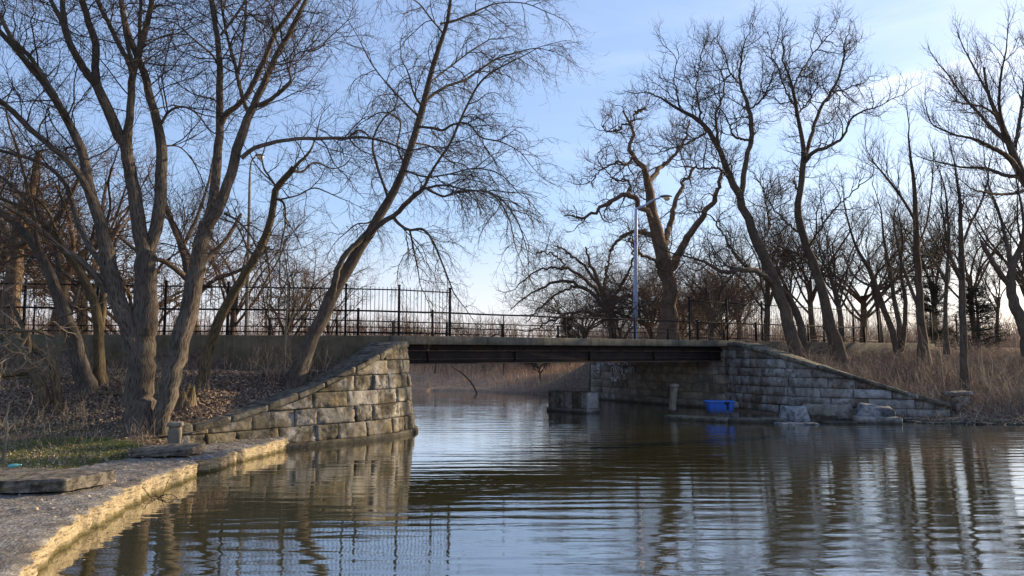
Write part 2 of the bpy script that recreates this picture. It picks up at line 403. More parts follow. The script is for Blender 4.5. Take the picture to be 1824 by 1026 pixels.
def water_mat():
    q = NT('pond_water', .012, .5); q.b.inputs['IOR'].default_value = 2.7
    q.col((.040, .036, .013)); p = q.geo()
    calm = q.noise(q.map(p, (.10, .16, 1)), 1.0, 3, .5)
    sx = q.n('ShaderNodeSeparateXYZ'); q.l(p, sx.inputs[0])
    # rings of long wavelets spreading over the pond
    wv = q.n('ShaderNodeTexWave'); wv.wave_type = 'BANDS'; wv.bands_direction = 'Y'; wv.wave_profile = 'SIN'
    q.l(q.map(p, (.17, 1, 1), (0, 0, math.radians(4))), wv.inputs[0]); wv.inputs['Scale'].default_value = .62
    wv.inputs['Distortion'].default_value = 7.; wv.inputs['Detail'].default_value = 4; wv.inputs['Detail Scale'].default_value = 1.3; wv.inputs['Detail Roughness'].default_value = .6
    w2 = q.n('ShaderNodeTexWave'); w2.wave_type = 'BANDS'; w2.bands_direction = 'Y'; q.l(q.map(p, (.3, 1, 1), (0, 0, math.radians(-9))), w2.inputs[0]); w2.inputs['Scale'].default_value = .97
    w2.inputs['Distortion'].default_value = 8.; w2.inputs['Detail'].default_value = 4; w2.inputs['Detail Scale'].default_value = 1.7; w2.inputs['Detail Roughness'].default_value = .6
    m2 = q.noise(q.map(p, (.22, .45, 1)), 1.0, 3, .6)
    n1 = q.noise(q.map(p, (.35, 1.5, 1), (0, 0, .05)), 2.6, 4, .5, .4)
    n2 = q.noise(q.map(p, (1.0, 1.7, 1)), 7.5, 4, .55, .3)
    n3 = q.noise(q.map(p, (.8, 1.3, 1)), 24., 3, .5)
    far = q.mr(sx.outputs[1], 16., 26., 0., 1.)
    nf = q.noise(q.map(p, (1.25, 1.0, 1)), 1.15, 3, .5, .2)
    rt = q.mr(q.ma('ADD', sx.outputs[0], q.ma('MULTIPLY', sx.outputs[1], .25)), 1., 5., 0., 1.)
    h = q.ma('MULTIPLY', wv.outputs[0], q.ma('MULTIPLY', q.mr(m2, .38, .62, .25, 1.5), q.ma('ADD', q.mr(calm, .40, .62, .0005, .0030), q.ma('MULTIPLY', rt, .0018))))
    h = q.ma('ADD', h, q.ma('MULTIPLY', w2.outputs[0], q.mr(m2, .35, .65, .0013, .0003)))
    h = q.ma('ADD', h, q.ma('MULTIPLY', n1, .0016))
    h = q.ma('ADD', h, q.ma('MULTIPLY', nf, q.ma('ADD', .0012, q.ma('MULTIPLY', far, .0085))))
    h = q.ma('ADD', h, q.ma('MULTIPLY', n2, q.ma('ADD', q.mr(calm, .42, .6, .0004, .0011), q.ma('ADD', q.ma('MULTIPLY', rt, .0006), q.ma('MULTIPLY', far, .0003)))))
    h = q.ma('ADD', h, q.ma('MULTIPLY', n3, .00007))
    q.bump(h, 1., 1.); q.b.inputs['Coat Weight'].default_value = 1.; q.b.inputs['Coat Roughness'].default_value = .01; q.b.inputs['Coat IOR'].default_value = 1.4
    q.l(q.b.inputs['Normal'].links[0].from_socket, q.b.inputs['Coat Normal']); return q.m
M_water = water_mat()
def ground_mat():
    q = NT('bank_soil', .97, .1); p = q.geo(); n = q.noise(p, 9, 8, .75); n2 = q.noise(p, .9, 5, .6, .4)
    c = q.ramp(n, [(.3, (.045, .029, .022)), (.5, (.13, .09, .068)), (.7, (.28, .20, .155))])
    g = q.ramp(n, [(.3, (.06, .06, .02)), (.6, (.16, .17, .05)), (.8, (.26, .25, .09))])
    lm = q.attr('lawn'); k = q.mr(q.ma('ADD', lm, q.ma('MULTIPLY', q.ma('SUBTRACT', n2, .5), 1.2)), .35, .65)
    c = q.mix(k, c, g)
    st = q.ramp(q.noise(q.map(p, (1, 1, .3)), 2.3, 6, .8), [(.3, (.22, .13, .08)), (.7, (.55, .38, .25))])  # straw tone; on the far bank its brightness stands in for sunlight
    c = q.mix(q.attr('straw'), c, st)
    q.col(c); q.bump(n, .05, 1.); return q.m
M_ground = ground_mat()
def road_mat():
    q = NT('asphalt', .9, .2); q.col(q.ramp(q.noise(q.geo(), 20, 6), [(.3, (.035, .035, .035)), (.7, (.075, .073, .07))])); return q.m
M_road = road_mat()
# ------------------------------------------------------------------ layout lines
BL = np.array([-3.38, 21.0]); bd = np.array([1.396, 1.0]); bd /= np.linalg.norm(bd); bn = np.array([-bd[1], bd[0]])   # bridge near edge, direction, inward normal
def onb(px, off=0., z=0.):     # point of the bridge line seen at column px, pushed off metres behind the line
    r = ray(px, 600); k = r[0]/r[1]; q = BL+bn*off
    t = (k*q[1]-q[0])/(bd[0]-k*bd[1]); p = q+bd*t
    return np.array([p[0], p[1], z])
TOPZ, SOFZ, GIRZ = 2.68, 2.43, 1.86
CR = onb(1292)[:2]; FR = CR+bn*8.0
CL = BL+bd*.35; FL = CL+bn*8.0
wallL = [np.array([-26., 17.0]), np.array([-13.2, 19.2]), BL]
def near_y(x):
    x = np.asarray(x, float)
    yl = np.interp(x, [-60, -26, -13.2, -3.38], [13., 17.0, 19.2, 21.0]); yr = 21+(x+3.38)/1.396
    return np.where(x < -3.38, yl, yr)
# wing walls in plan: (px, plan point) control rows
WL = [(np.array([-7.3, 15.3]), .52), (np.array([-6.55, 16.0]), .60), (np.array([-5.65, 17.0]), .84), (np.array([-4.75, 17.95]), 1.17), (np.array([-3.95, 18.75]), 1.62), (np.array([-3.40, 19.55]), 2.04), (np.array([-3.10, 20.35]), 2.33), (np.array([-3.02, 21.1]), 2.40)]
WR = [(CR, 2.46), (np.array([8.75, 28.6]), 2.45), (np.array([9.35, 27.3]), 2.20), (np.array([10.3, 26.1]), 1.85), (np.array([11.35, 25.4]), 1.46), (np.array([12.45, 25.0]), 1.08), (np.array([13.6, 24.7]), .68), (np.array([14.4, 24.6]), .42)]
pathpx = [(75, 1026), (130, 970), (185, 934), (235, 905), (282, 880), (330, 856), (385, 838), (430, 822), (500, 803), (552, 788)]
edge = np.array([gnd(*p)[:2] for p in pathpx])
edge = np.concatenate([[[3.5, -.5], [1.0, .6], [-1.2, 2.1], [-2.9, 4.2], [-3.9, 5.8]], edge])
pond = [tuple(p) for p in edge]+[(-4.75, 18.25), (-4.2, 18.45), (-3.5, 19.2), (-3.05, 20.2), (-2.95, 21.1), tuple(CL), tuple(FL), (-14, 33), (-20, 41.5), (-11, 42.5), (-6, 42.3), (-3.2, 42.6), (-1.9, 41.6), (-.8, 40.2), (1.2, 38.4), (3.0, 37.4), tuple(FR), tuple(CR), (8.3, 28.2), (9.0, 26.9), (10.0, 25.7), (11.2, 24.9), (12.6, 24.0), (14.2, 23.4), (16.5, 23.1), (19.5, 23.6), (23, 22), (25, 15), (24, 6), (16, -1), (8, -2)]
pond = np.array(pond, float)
def sdist(X, Y, poly):
    """signed distance, positive outside"""
    P = np.stack([X, Y], -1); d = np.full(X.shape, 1e9); ins = np.zeros(X.shape, bool); n = len(poly)
    for i in range(n):
        a, b = poly[i], poly[(i+1) % n]; ab = b-a
        t = np.clip(((P-a)@ab)/(ab@ab), 0, 1); q = P-a-t[..., None]*ab
        d = np.minimum(d, np.linalg.norm(q, axis=-1))
        c = (a[1] > Y) != (b[1] > Y)
        xi = a[0]+(Y-a[1])/np.where(b[1] == a[1], 1e-9, b[1]-a[1])*(b[0]-a[0])
        ins ^= c & (X < xi)
    return np.where(ins, -d, d)
def ss(t): t = np.clip(t, 0, 1); return t*t*(3-2*t)
def wob(x, y, s): return np.sin(x*s+1.3*np.sin(y*s*.7))*np.cos(y*s*1.1+.9*np.sin(x*s*.8+2))
wlx = np.array([p[0][0] for p in WL]); wly = np.array([p[0][1] for p in WL]); wlz = np.array([p[1] for p in WL])
wrx = np.array([p[0][0] for p in WR]); wry = np.array([p[0][1] for p in WR]); wrz = np.array([p[1] for p in WR])
def height(X, Y):
    X = np.asarray(X, float); Y = np.asarray(Y, float); d = sdist(X, Y, pond); s = Y-near_y(X)
    south = s < 0
    left = X < 1.5
    zl = .30+.10*ss((np.abs(X)-7)/5)+1.38*ss((Y-13.6)/5.6)
    ww_ = ss((X+7.7)/1.5)*(X < -2.6)
    zl = zl*(1-ww_)+ww_*np.minimum(zl, np.interp(X, wlx, wlz)+.02+.42*np.maximum(Y-np.interp(X, wlx, wly)-.35, 0))
    zl = zl+.05*wob(X, Y, 1.7)*ss((Y-13)/3)
    inwl = (X > -7.2) & (X < -2.7) & (Y > np.interp(X, wlx, wly)+.12)
    shore = np.where(inwl, 1., ss(d/2.2))
    zl = -.15+(zl+.15)*shore
    zr = .05+1.7*ss(d/11.)+.12*wob(X, Y, .9)*ss(d/2)+.04*wob(X, Y, 3.1)*ss(d/1.)
    wy = np.interp(X, wrx, wry); wz = np.interp(X, wrx, wrz)-.12
    inwr = (X > 8.6) & (X < 14.6) & (Y > wy+.12)
    zr = np.where(inwr, np.maximum(zr, wz+.1*ss((Y-wy)/3)), zr)
    zs = np.where(left, zl, np.minimum(zr, 2.2))
    zp = 2.5
    zf = .9+.5*ss((d)/25.)+1.1*ss((Y-75)/60)+.1*wob(X, Y, .35)
    zf = .05+(zf-.05)*ss(d/5.)
    width = 8.6
    offp = s*.82                       # distance behind the line, roughly
    zn = np.where(offp < width, zp, zf+(zp-zf)*(1-ss((offp-width)/5))*np.where(X > -9, ss((d+.2)/2.5), 1))
    zn = np.where((X > -8.5) & (X < 11) & (offp > 0), np.where(d < .3, -.5, zn), zn)
    # under the bridge only the abutments rise
    z = np.where(south, zs, zn)
    z = np.where(d < 0, -.25-1.0*ss(-d/4), z)
    return z
def hz(x, y): return float(height(np.array([x]), np.array([y]))[0])
# ------------------------------------------------------------------ ground sheet
def axis(segs):
    a = [np.linspace(p, q, int(round((q-p)/st)), endpoint=False) for p, q, st in segs]; return np.concatenate(a+[[segs[-1][1]]])
gx = axis([(-900, -120, 60), (-120, -40, 8), (-40, -16, 1.2), (-16, 18, .14), (18, 40, .8), (40, 120, 8), (120, 900, 60)])
gy = axis([(-60, -6, 6), (-6, 2, 1.), (2, 31, .14), (31, 48, .4), (48, 120, 3), (120, 900, 60)])
GX, GY = np.meshgrid(gx, gy, indexing='ij'); GZ = height(GX, GY)
GZ = GZ+np.where(GZ > .2, .012*np.sin(GX*9+np.sin(GY*7)*2)*np.cos(GY*8+GX*3), 0)
GD = sdist(GX, GY, pond)
lawn = ((GX < -5.0) & (GY < 15)).astype(float)*ss((15.2+.5*np.sin(GX*1.3)-GY)/1.2)*(GD > 1.5)
straw = ss((GY-38)/6)*.9+ss((GX-12)/4)*ss((GY-30)/6)*.5
gob = mobj('ground', np.stack([GX, GY, GZ], -1).reshape(-1, 3), grid_faces(len(gx), len(gy)), M_ground, attrs={'lawn': lawn.ravel(), 'straw': np.clip(straw, 0, 1).ravel()})
prop(gob, kind='structure')
o = mobj('water', [[-900, -60, 0], [900, -60, 0], [900, 900, 0], [-900, 900, 0]], np.array([[0, 1, 2, 3]]), M_water, smooth=False); prop(o, kind='structure')
# road on the embankment
ra, rb = np.array([-60., 13.]), BL+bd*75
mb = MB(); pts = [ra, wallL[0], wallL[1], BL, rb]
V = []
for p in pts:
    V.append([*(p+bn*.6), 2.56]); V.append([*(p+bn*6.3), 2.56])
o = mobj('road', V, np.array([[2*i, 2*i+1, 2*i+3, 2*i+2] for i in range(4)]), M_road, smooth=False); prop(o, kind='structure')
# ------------------------------------------------------------------ path of big slabs along the left bank
E = catmull(np.concatenate([edge, [[-4.6, 18.4]]]), 420)
inner = np.array([[5.5, -3.5], [-.5, -3.2], [-3.5, -1.5], [-5.6, 2.0], [-6.9, 5.2], [-7.35, 7.3], [-7.45, 8.8], [-7.35, 9.8], [-7.25, 11.0], [-7.2, 12.2], [-7.05, 13.3], [-6.85, 14.2], [-6.55, 14.9], [-6.3, 15.7], [-5.9, 16.5], [-5.3, 17.4], [-5.0, 18.0]])
Iq = catmull(inner, 420)
sarc = np.concatenate([[0], np.cumsum(np.linalg.norm(np.diff(E, axis=0), axis=1))])
blk = np.floor(sarc/1.15+.3*np.sin(sarc*.7)); jag = .03*np.sin(sarc*1.9)+.05*np.sin(blk*12.9898)+.022*np.sin(sarc*7.7+1)+.012*np.sin(sarc*17)+R.normal(0, .010, 420)
for px_, w_, dd in ((187, .10, -.10), (276, .07, -.05), (368, .22, -.22), (431, .06, -.1), (472, .05, -.06), (100, .06, -.06)):
    k = np.argmin([abs((e[0]/e[1])-((px_-912)/FPX)) if e[1] > 5 else 9 for e in E]); jag += dd*(np.abs(sarc-sarc[k]) < w_)
Tn = norm(np.gradient(E, axis=0)); On = np.stack([Tn[:, 1], -Tn[:, 0]], 1)
Ej = E+On*jag[:, None]; rows = []
topz = .27+.02*np.sin(sarc*.9)
for k, v in enumerate(np.linspace(0, 1, 26)):
    p = Iq*(1-v)+Ej*v; z = topz+.03*(1-v)+.010*np.sin(p[:, 0]*13+p[:, 1]*5)*np.cos(p[:, 1]*11)+R.normal(0, .004, 420)-.018*(v == 1)
    rows.append(np.column_stack([p, z]))
for dz, do in ((.03, .012), (.09, -.004), (.15, .014), (.21, .0), (.31, .015), (.6, .02)):
    rr = .012*np.sin(sarc*11+dz*40)+.012*np.sin(sarc*23+dz*70)+R.normal(0, .010, 420)
    rows.append(np.column_stack([Ej+On*(do+rr)[:, None], topz-dz]))
rows = np.array(rows)
for px_ in (100, 187, 276, 368, 431, 472, 512):
    k = int(np.argmin([abs((e[0]/e[1])-((px_-912)/FPX)) if e[1] > 5 else 9 for e in E])); rows[:26, k, 2] -= .035+R.random(26)*.02; rows[:26, k, 1] += .02*np.sin(np.arange(26)*1.3)
o = mobj('path', rows.reshape(-1, 3), grid_faces(len(rows), 420)[:, ::-1], M_path, smooth=False); prop(o, kind='structure')
# ------------------------------------------------------------------ masonry helper
def masonry(name, ctrl, zbot, topfun, course, lens, mat, parent, amp=.05, batter=.1, joint=.018, seed=1, skip=(), sub=(5, 4), deep=None, firststep=0.):
    """ctrl plan polyline (outward = right hand side when walking), courses of blocks built as bumpy faces over a recessed bed"""
    rg = np.random.default_rng(seed); C = catmull(np.array(ctrl), 200)
    S = np.concatenate([[0], np.cumsum(np.linalg.norm(np.diff(C, axis=0), axis=1))]); Tn = norm(np.gradient(C, axis=0)); O = np.stack([Tn[:, 1], -Tn[:, 0]], 1)
    def at(s, off):
        return np.stack([np.interp(s, S, C[:, k])+np.interp(s, S, O[:, k])*off for k in (0, 1)], -1)
    ztop = max(topfun(s) for s in np.linspace(0, S[-1], 40)); mb = MB(); z = zbot; row = 0
    tf = np.vectorize(topfun)
    while z < ztop-.03:
        h = course*rg.uniform(.92, 1.08); s = -rg.uniform(0, .5)
        while s < S[-1]:
            l = rg.uniform(*lens); s0, s1 = max(s+joint/2, 0), min(s+l-joint/2, S[-1]); s += l
            if s1-s0 < .08: continue
            if max(topfun(s0), topfun(s1)) < z+.05: continue
            if any(a <= (s0+s1)/2 <= b and c <= z+h/2 <= d for a, b, c, d in skip): continue
            nu, nv = sub; e1 = min(.016/(s1-s0), .1); e2 = min(.016/h, .1); u = np.concatenate([[0], np.linspace(e1, 1-e1, nu), [1]]); v = np.concatenate([[0], np.linspace(e2, 1-e2, nv), [1]])
            U, Vv = np.meshgrid(u, v, indexing='ij'); ss_ = s0+(s1-s0)*U; zz = z+joint/2+(h-joint)*Vv
            zz = np.minimum(zz, np.maximum(tf(ss_)-.01, z))
            pil = (np.clip(np.minimum(U, 1-U)*(s1-s0)/.014, 0, 1)*np.clip(np.minimum(Vv, 1-Vv)*h/.014, 0, 1))
            tilt = rg.normal(0, .12, 2); b = amp*rg.uniform(.2, 1.7)
            ch = (np.abs(U-rg.random())*(s1-s0)+np.abs(Vv-rg.choice([0., 1.]))*h < .09*(rg.random() < .45))
            dp = pil*(b+tilt[0]*(U-.5)*amp*5+tilt[1]*(Vv-.5)*amp*4+rg.normal(0, amp*.30, U.shape))-ch*amp*1.2
            off = dp+batter*(1-(zz-zbot)/max(ztop-zbot, .1))
            P = at(ss_.ravel(), off.ravel()); Q = np.column_stack([P, zz.ravel()])
            n0, n1 = nu+2, nv+2; f = grid_faces(n0, n1)
            # skirt back to the bed
            ring = np.concatenate([np.arange(n1), np.arange(1, n0)*n1+n1-1, (n0-1)*n1+np.arange(n1-2, -1, -1), np.arange(n0-2, 0, -1)*n1])
            Pb = at(ss_.ravel()[ring], np.full(len(ring), -.06)+batter*(1-(zz.ravel()[ring]-zbot)/max(ztop-zbot, .1)))
            Qb = np.column_stack([Pb, zz.ravel()[ring]]); m = len(ring); k = np.arange(m)
            f2 = np.stack([ring, ring[(k+1) % m], len(Q)+(k+1) % m, len(Q)+k], -1)
            mb.add(np.concatenate([Q, Qb]), [f[:, ::-1], f2], rg.random())
        z += h; row += 1
    # recessed bed and back
    sg = np.linspace(0, S[-1], 90); tz = tf(sg)-.012; g = []
    for zf in np.linspace(0, 1, 5):
        zz = zbot-.6*(zf == 0)+zf*(tz-zbot); g.append(np.column_stack([at(sg, -.035+batter*(1-np.clip((zz-zbot)/max(ztop-zbot, .1), 0, 1))), zz]))
    g.append(np.column_stack([at(sg, -.50), tz])); g.append(np.column_stack([at(sg, -.50), np.full(90, zbot-.6)]))
    g = np.array(g); mb.add(g.reshape(-1, 3), grid_faces(len(g), 90)[:, ::-1], .15)
    o = mb.build(name, mat, parent); return o, at, S[-1], tf
def coping(parent, at, stot, tf, s0, s1, nst, over, inn, th, mat, seed=3, name='coping_slab', lift=0.):
    rg = np.random.default_rng(seed); ed = np.linspace(s0, s1, nst+1)+np.concatenate([[0], rg.uniform(-.08, .08, nst-1), [0]])
    for a, b in zip(ed[:-1], ed[1:]):
        mb = MB(); n = 12; s = np.linspace(a+.006, b-.006, n); dz = rg.uniform(-.012, .012)+lift
        sec = [(over, -th), (over+.01, -th*.5), (over, -.02), (over-.02, 0), (over*.3, .006), (-inn*.5, .0), (-inn+.02, .0), (-inn, -.02), (-inn, -th)]
        g = np.array([np.column_stack([at(s, o_+rg.normal(0, .004)), tf(s)+th*.8+z_+dz]) for o_, z_ in sec]).transpose(1, 0, 2)
        g = g+rg.normal(0, .003, g.shape); k = len(sec)
        mb.add(g.reshape(-1, 3), [grid_faces(n, k, 0, True), np.array([list(range(k))[::-1], [(n-1)*k+i for i in range(k)]])], rg.random())
        mb.build(name, mat, parent)
# left wing wall
wl = thing('wing_wall', (-4.5, 18.4, 0), 'curved rock-faced stone wing wall at the left end of the bridge, dropping to the path', 'stone wall')
ctl = [p for p, z in WL]; ctl = ctl+[CL+bn*1.2+np.array([.02, 0])]
CA = catmull(np.array([p for p, z in WL]), 100); SA = np.concatenate([[0], np.cumsum(np.linalg.norm(np.diff(CA, axis=0), axis=1))])
zz_ = catmull(np.array([[i, z] for i, (p, z) in enumerate(WL)], float), 100)[:, 1]
CF = catmull(np.array(ctl), 200); SF = np.concatenate([[0], np.cumsum(np.linalg.norm(np.diff(CF, axis=0), axis=1))])
def topL(s): return float(np.interp(s, SA, zz_)) if s < SA[-1] else 2.40
o, atL, sL, tfL = masonry('masonry', ctl, .10, topL, .37, (.5, 1.15), M_stoneL, wl, amp=.036, batter=.22, joint=.013, seed=5, sub=(13, 8))
coping(wl, lambda s, o_: atL(s, o_), sL, tfL, 0., SA[-1]-.25, 9, .09, .85, .15, M_coping)
mb = MB(); s = np.linspace(.5, sL, 60); g = []
for o_, z_ in ((.24, .115), (.36, .115), (.385, .10), (.385, -.5), (.2, -.5)):
    g.append(np.column_stack([atL(s, o_+.01*math.sin(z_*40)), np.full(60, z_)+.006*np.sin(s*5)]))
g = np.array(g); mb.add(g.reshape(-1, 3), grid_faces(5, 60)); mb.build('plinth', M_coping, wl)
# right wing wall
wr = thing('wing_wall', (11, 26, 0), 'pale-stained ashlar wing wall sloping down to the brushy bank at the right end of the bridge', 'stone wall')
ctr = [p for p, z in WR]
CA2 = catmull(np.array(ctr), 100); SA2 = np.concatenate([[0], np.cumsum(np.linalg.norm(np.diff(CA2, axis=0), axis=1))])
zr_ = catmull(np.array([[i, z] for i, (p, z) in enumerate(WR)], float), 100)[:, 1]
def topR(s): return float(np.interp(s, SA2, zr_))
def sAt(px):
    return SA2[np.argmin(np.abs(CA2[:, 0]/CA2[:, 1]-(px-912)/FPX))]
o, atR, sR, tfR = masonry('masonry', ctr, .02, topR, .335, (.65, 1.5), M_stoneR, wr, amp=.028, batter=.06, joint=.022, seed=11, sub=(5, 3),
    skip=[(sAt(1384), sAt(1432), .0, .42), (sAt(1495), sAt(1530), .0, .30), (sAt(1510), sAt(1535), .6, .95)])
coping(wr, atR, sR, tfR, .35, SA2[-1], 6, .12, .7, .15, M_coping, 9)
# abutments under the deck
ab = thing('abutment', (*((CR+FR)/2), 0), 'dark dressed-stone abutment under the right end of the bridge, scrawled with white graffiti', 'bridge abutment')
o, atA, sA, tfA = masonry('masonry', [FR-bn*.0, (FR+CR)/2, CR-bn*.03], .22, lambda s: 2.42, .345, (.6, 1.3), M_stoneU, ab, amp=.014, batter=.05, joint=.02, seed=21, sub=(4, 3), skip=[(6.1, 7.2, 1.1, 1.4)])
mb = MB(); c2 = (CR+FR)/2; bbox(mb, (*(c2+bd*.25), .05), (8., 1.5, .5), (*bn, 0), .04, .02, 6); mb.build('footing', M_stoneU, ab)
# graffiti strokes: hand-drawn scrawls, each a thin raised paint ribbon on the stone
def strokes():
    rg = np.random.default_rng(4)
    glyphs = [[(0, 1), (.25, 0), (.5, .7), (.75, 0), (1, 1)], [(1, .9), (.5, 1), (0, .75), (.9, .35), (.5, 0), (0, .15)], [(0, 0), (0, 1), (.6, .5), (1, 1), (1, 0)], [(0, .5), (.5, 1), (1, .5), (.5, 0), (0, .5)],
              [(0, 0), (.2, 1), (.8, 1), (1, 0)], [(0, 1), (0, 0), (.8, 0), (.8, 1)], [(.5, 0), (.5, 1)], [(0, 0), (1, 1), (0, 1), (1, 0)]]
    for (s0, z0, hh, nn, ww) in ((.55, 1.62, .24, 2, .25), (.55, 1.25, .36, 1, .3), (1.35, 1.62, .24, 7, .21), (1.5, 1.20, .34, 4, .26), (1.5, .86, .22, 3, .2), (2.5, 1.28, .25, 3, .18), (.6, 2.0, .3, 1, .3)):
        mb = MB()
        for k in range(nn):
            g = np.array(glyphs[rg.integers(len(glyphs))], float)*[ww*.75, hh*rg.uniform(.75, 1.1)]+[s0+k*ww, z0]
            g = catmull(g, 14)+rg.normal(0, .004, (14, 2)); P = np.column_stack([atA(g[:, 0], .115), g[:, 1]])
            V, F, _ = tubes(P[None], np.full((1, 14), .015), 5); mb.add(V, F)
        mb.build('graffiti', M_white, ab, smooth=True)
strokes()
al = thing('abutment', (*((CL+FL)/2), 0), 'shadowed left abutment of the bridge behind the rounded end of the stone wing wall', 'bridge abutment')
masonry('masonry', [CL+bn*.9, (CL+FL)/2, FL], .1, lambda s: 2.42, .37, (.6, 1.1), M_stoneU, al, amp=.03, batter=.08, seed=31, sub=(3, 2))
# ------------------------------------------------------------------ bridge
br = thing('bridge', (*((CL+CR)/2), 0), 'low road bridge with a grey concrete deck edge on rusty steel girders spanning the water', 'bridge')
def beam(mb, a, b, off, z0, z1, w, bev=.01, n=1, rough=0.):
    a = np.asarray(a)[:2]+bn*off; b = np.asarray(b)[:2]+bn*off; c = (a+b)/2+bn*w/2; l = np.linalg.norm(b-a)
    bbox(mb, (*c, (z0+z1)/2), (l, w, z1-z0), (*norm(b-a), 0), bev, rough, n)
A0 = BL-bd*.1; A1 = BL+bd*(np.linalg.norm(CR-BL)+1.1)
mb = MB(); beam(mb, A0, A1, -.12, SOFZ+.003, TOPZ, .42, .02, (40, 1, 2), .003); mb.build('parapet_beam', M_fascia, br)
mb = MB(); beam(mb, A0, A1, -.12+7.0-.42, SOFZ+.003, TOPZ, .42, .02); mb.build('parapet_beam', M_fascia, br)
mb = MB(); beam(mb, A0, A1, .304, SOFZ+.02, 2.556, 6.15, .01); mb.build('deck_slab', M_fascia, br)
GN = GIRZ
for k in range(5):
    mb = MB(); off = .22+k*1.5; GIRZ = GN if k == 0 else 2.20
    a, b = CL-bd*.3, CR+bd*.3
    beam(mb, a, b, off, GIRZ+.028, SOFZ+.01, .03)
    if k == 0:
        for t in np.linspace(.08, .93, 5):
            c = a*(1-t)+b*t+bn*(off-.055); bbox(mb, (*c, (GIRZ+SOFZ)/2-.06), (.012, .10, SOFZ-GIRZ-.25), (*bd, 0), .002)
        for t in np.linspace(.03, .97, 14):
            c = a*(1-t)+b*t+bn*(off-.10); bbox(mb, (*c, SOFZ-.14), (.12, .06, .045), (*bd, 0), .01, .005)
    gd_ = mb.build('girder', M_steel, br)
    mb = MB(); beam(mb, a, b, off-.12, GIRZ, GIRZ+.026, .28, n=(30, 1, 1), rough=.002)
    if k == 0: beam(mb, a, b, off-.12, SOFZ-.19, SOFZ-.165, .115, n=(30, 1, 1), rough=.002); beam(mb, a, b, off-.02, GIRZ+.14, GIRZ+.155, .018)
    mb.build('flange', M_rust, gd_)
# ------------------------------------------------------------------ retaining walls
rw = thing('retaining_wall', (-11, 19.5, 1.5), 'long stained brown concrete retaining wall behind the left-bank trees', 'retaining wall')
mb = MB()
segs = [wallL[0]+np.array([-20, -3.5]), wallL[0], wallL[1], BL+bd*-.1]
for a, b in zip(segs[:-1], segs[1:]):
    u = norm(b-a); nn_ = np.array([-u[1], u[0]]); c = (a+b)/2+nn_*.2-u*.0
    bbox(mb, (*c, 1.83), (np.linalg.norm(b-a)-.004, .4, 1.69), (*u, 0), .02, .004, (30, 1, 3))
mb.build('concrete_face', M_wall, rw)
mb = MB()
for pts in ([(640, 603), (652, 607), (660, 615), (668, 622), (676, 633)], [(697, 600), (698, 606), (697, 617)]):
    P = np.array([pix(x, y, 20.45) for x, y in pts]); P[:, 1] = near_y(P[:, 0])-.005; P = catmull(P, 14)
    V, F, _ = tubes(P[None], np.full((1, 14), .014), 4); mb.add(V, F)
mb.build('crack', M_crack, rw)
rr_ = thing('retaining_wall', (14, 33, 1.9), 'low concrete wall under the railing behind the right-bank trees and dry brush', 'retaining wall')
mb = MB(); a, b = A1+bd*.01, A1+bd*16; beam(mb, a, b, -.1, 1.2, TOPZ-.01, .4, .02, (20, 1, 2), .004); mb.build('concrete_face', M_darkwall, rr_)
# ------------------------------------------------------------------ railings and fences
def tube1(mb, pts, r, sides=8, rnd=None):
    P = np.asarray(pts, float); rr = np.full((1, len(P)), r) if np.ndim(r) == 0 else np.asarray(r, float)[None]
    V, F, _ = tubes(P[None], rr, sides)
    n = len(P); mb.add(V, [F, np.array([list(range(sides))[::-1], [(n-1)*sides+i for i in range(sides)]])], rnd)
def lineat(px, off=.08):
    """point on the wall / deck line seen at column px"""
    k = (px-912)/FPX*1.0
    if px >= 700: return onb(px, off)[:2]
    xs = np.linspace(-40, -3.2, 1500); ys = near_y(xs)+off; rr = xs/ys
    kk = ray(px, 590); kk = kk[0]/kk[1]; i = np.argmin(np.abs(rr-kk)); return np.array([xs[i], ys[i]])
RZ = TOPZ+.70
rl = thing('pipe_railing', (*onb(1000)[:2], TOPZ), 'low two-rail black pipe railing running along the whole bridge edge and retaining walls', 'railing')
cols_ = [-420, -250, -80, 60, 235, 405]+[637, 770, 897, 1008, 1131, 1243, 1347, 1440, 1540]
thick = {405: .05, 637: .06, 770: .055, 897: .018, 1008: .02, 1131: .055, 1243: .075, 1347: .085, 1440: .06, 1540: .09}
for c in cols_:
    p = lineat(c, .10); mb = MB(); t = thick.get(c, .045); h = RZ+.03
    if t > .03:
        bbox(mb, (*p, (TOPZ+h)/2+.01), (t, t, h-TOPZ+.02), (*bd, 0), .006); bbox(mb, (*p, h+.03), (t*1.25, t*1.25, .025), (*bd, 0), .006)
    else: tube1(mb, [(*p, TOPZ-.01), (*p, RZ)], t, 8)
    mb.build('post', M_rail, rl, smooth=False)
for z, r in ((RZ, .026), (TOPZ+.24, .014)):
    mb = MB(); pp = [lineat(c, .10) for c in cols_]; P = catmull(np.array(pp), 120); tube1(mb, np.column_stack([P, np.full(120, z)+.004*np.sin(np.arange(120)*.7)]), r)
    mb.build('rail', M_rail, rl, smooth=True)
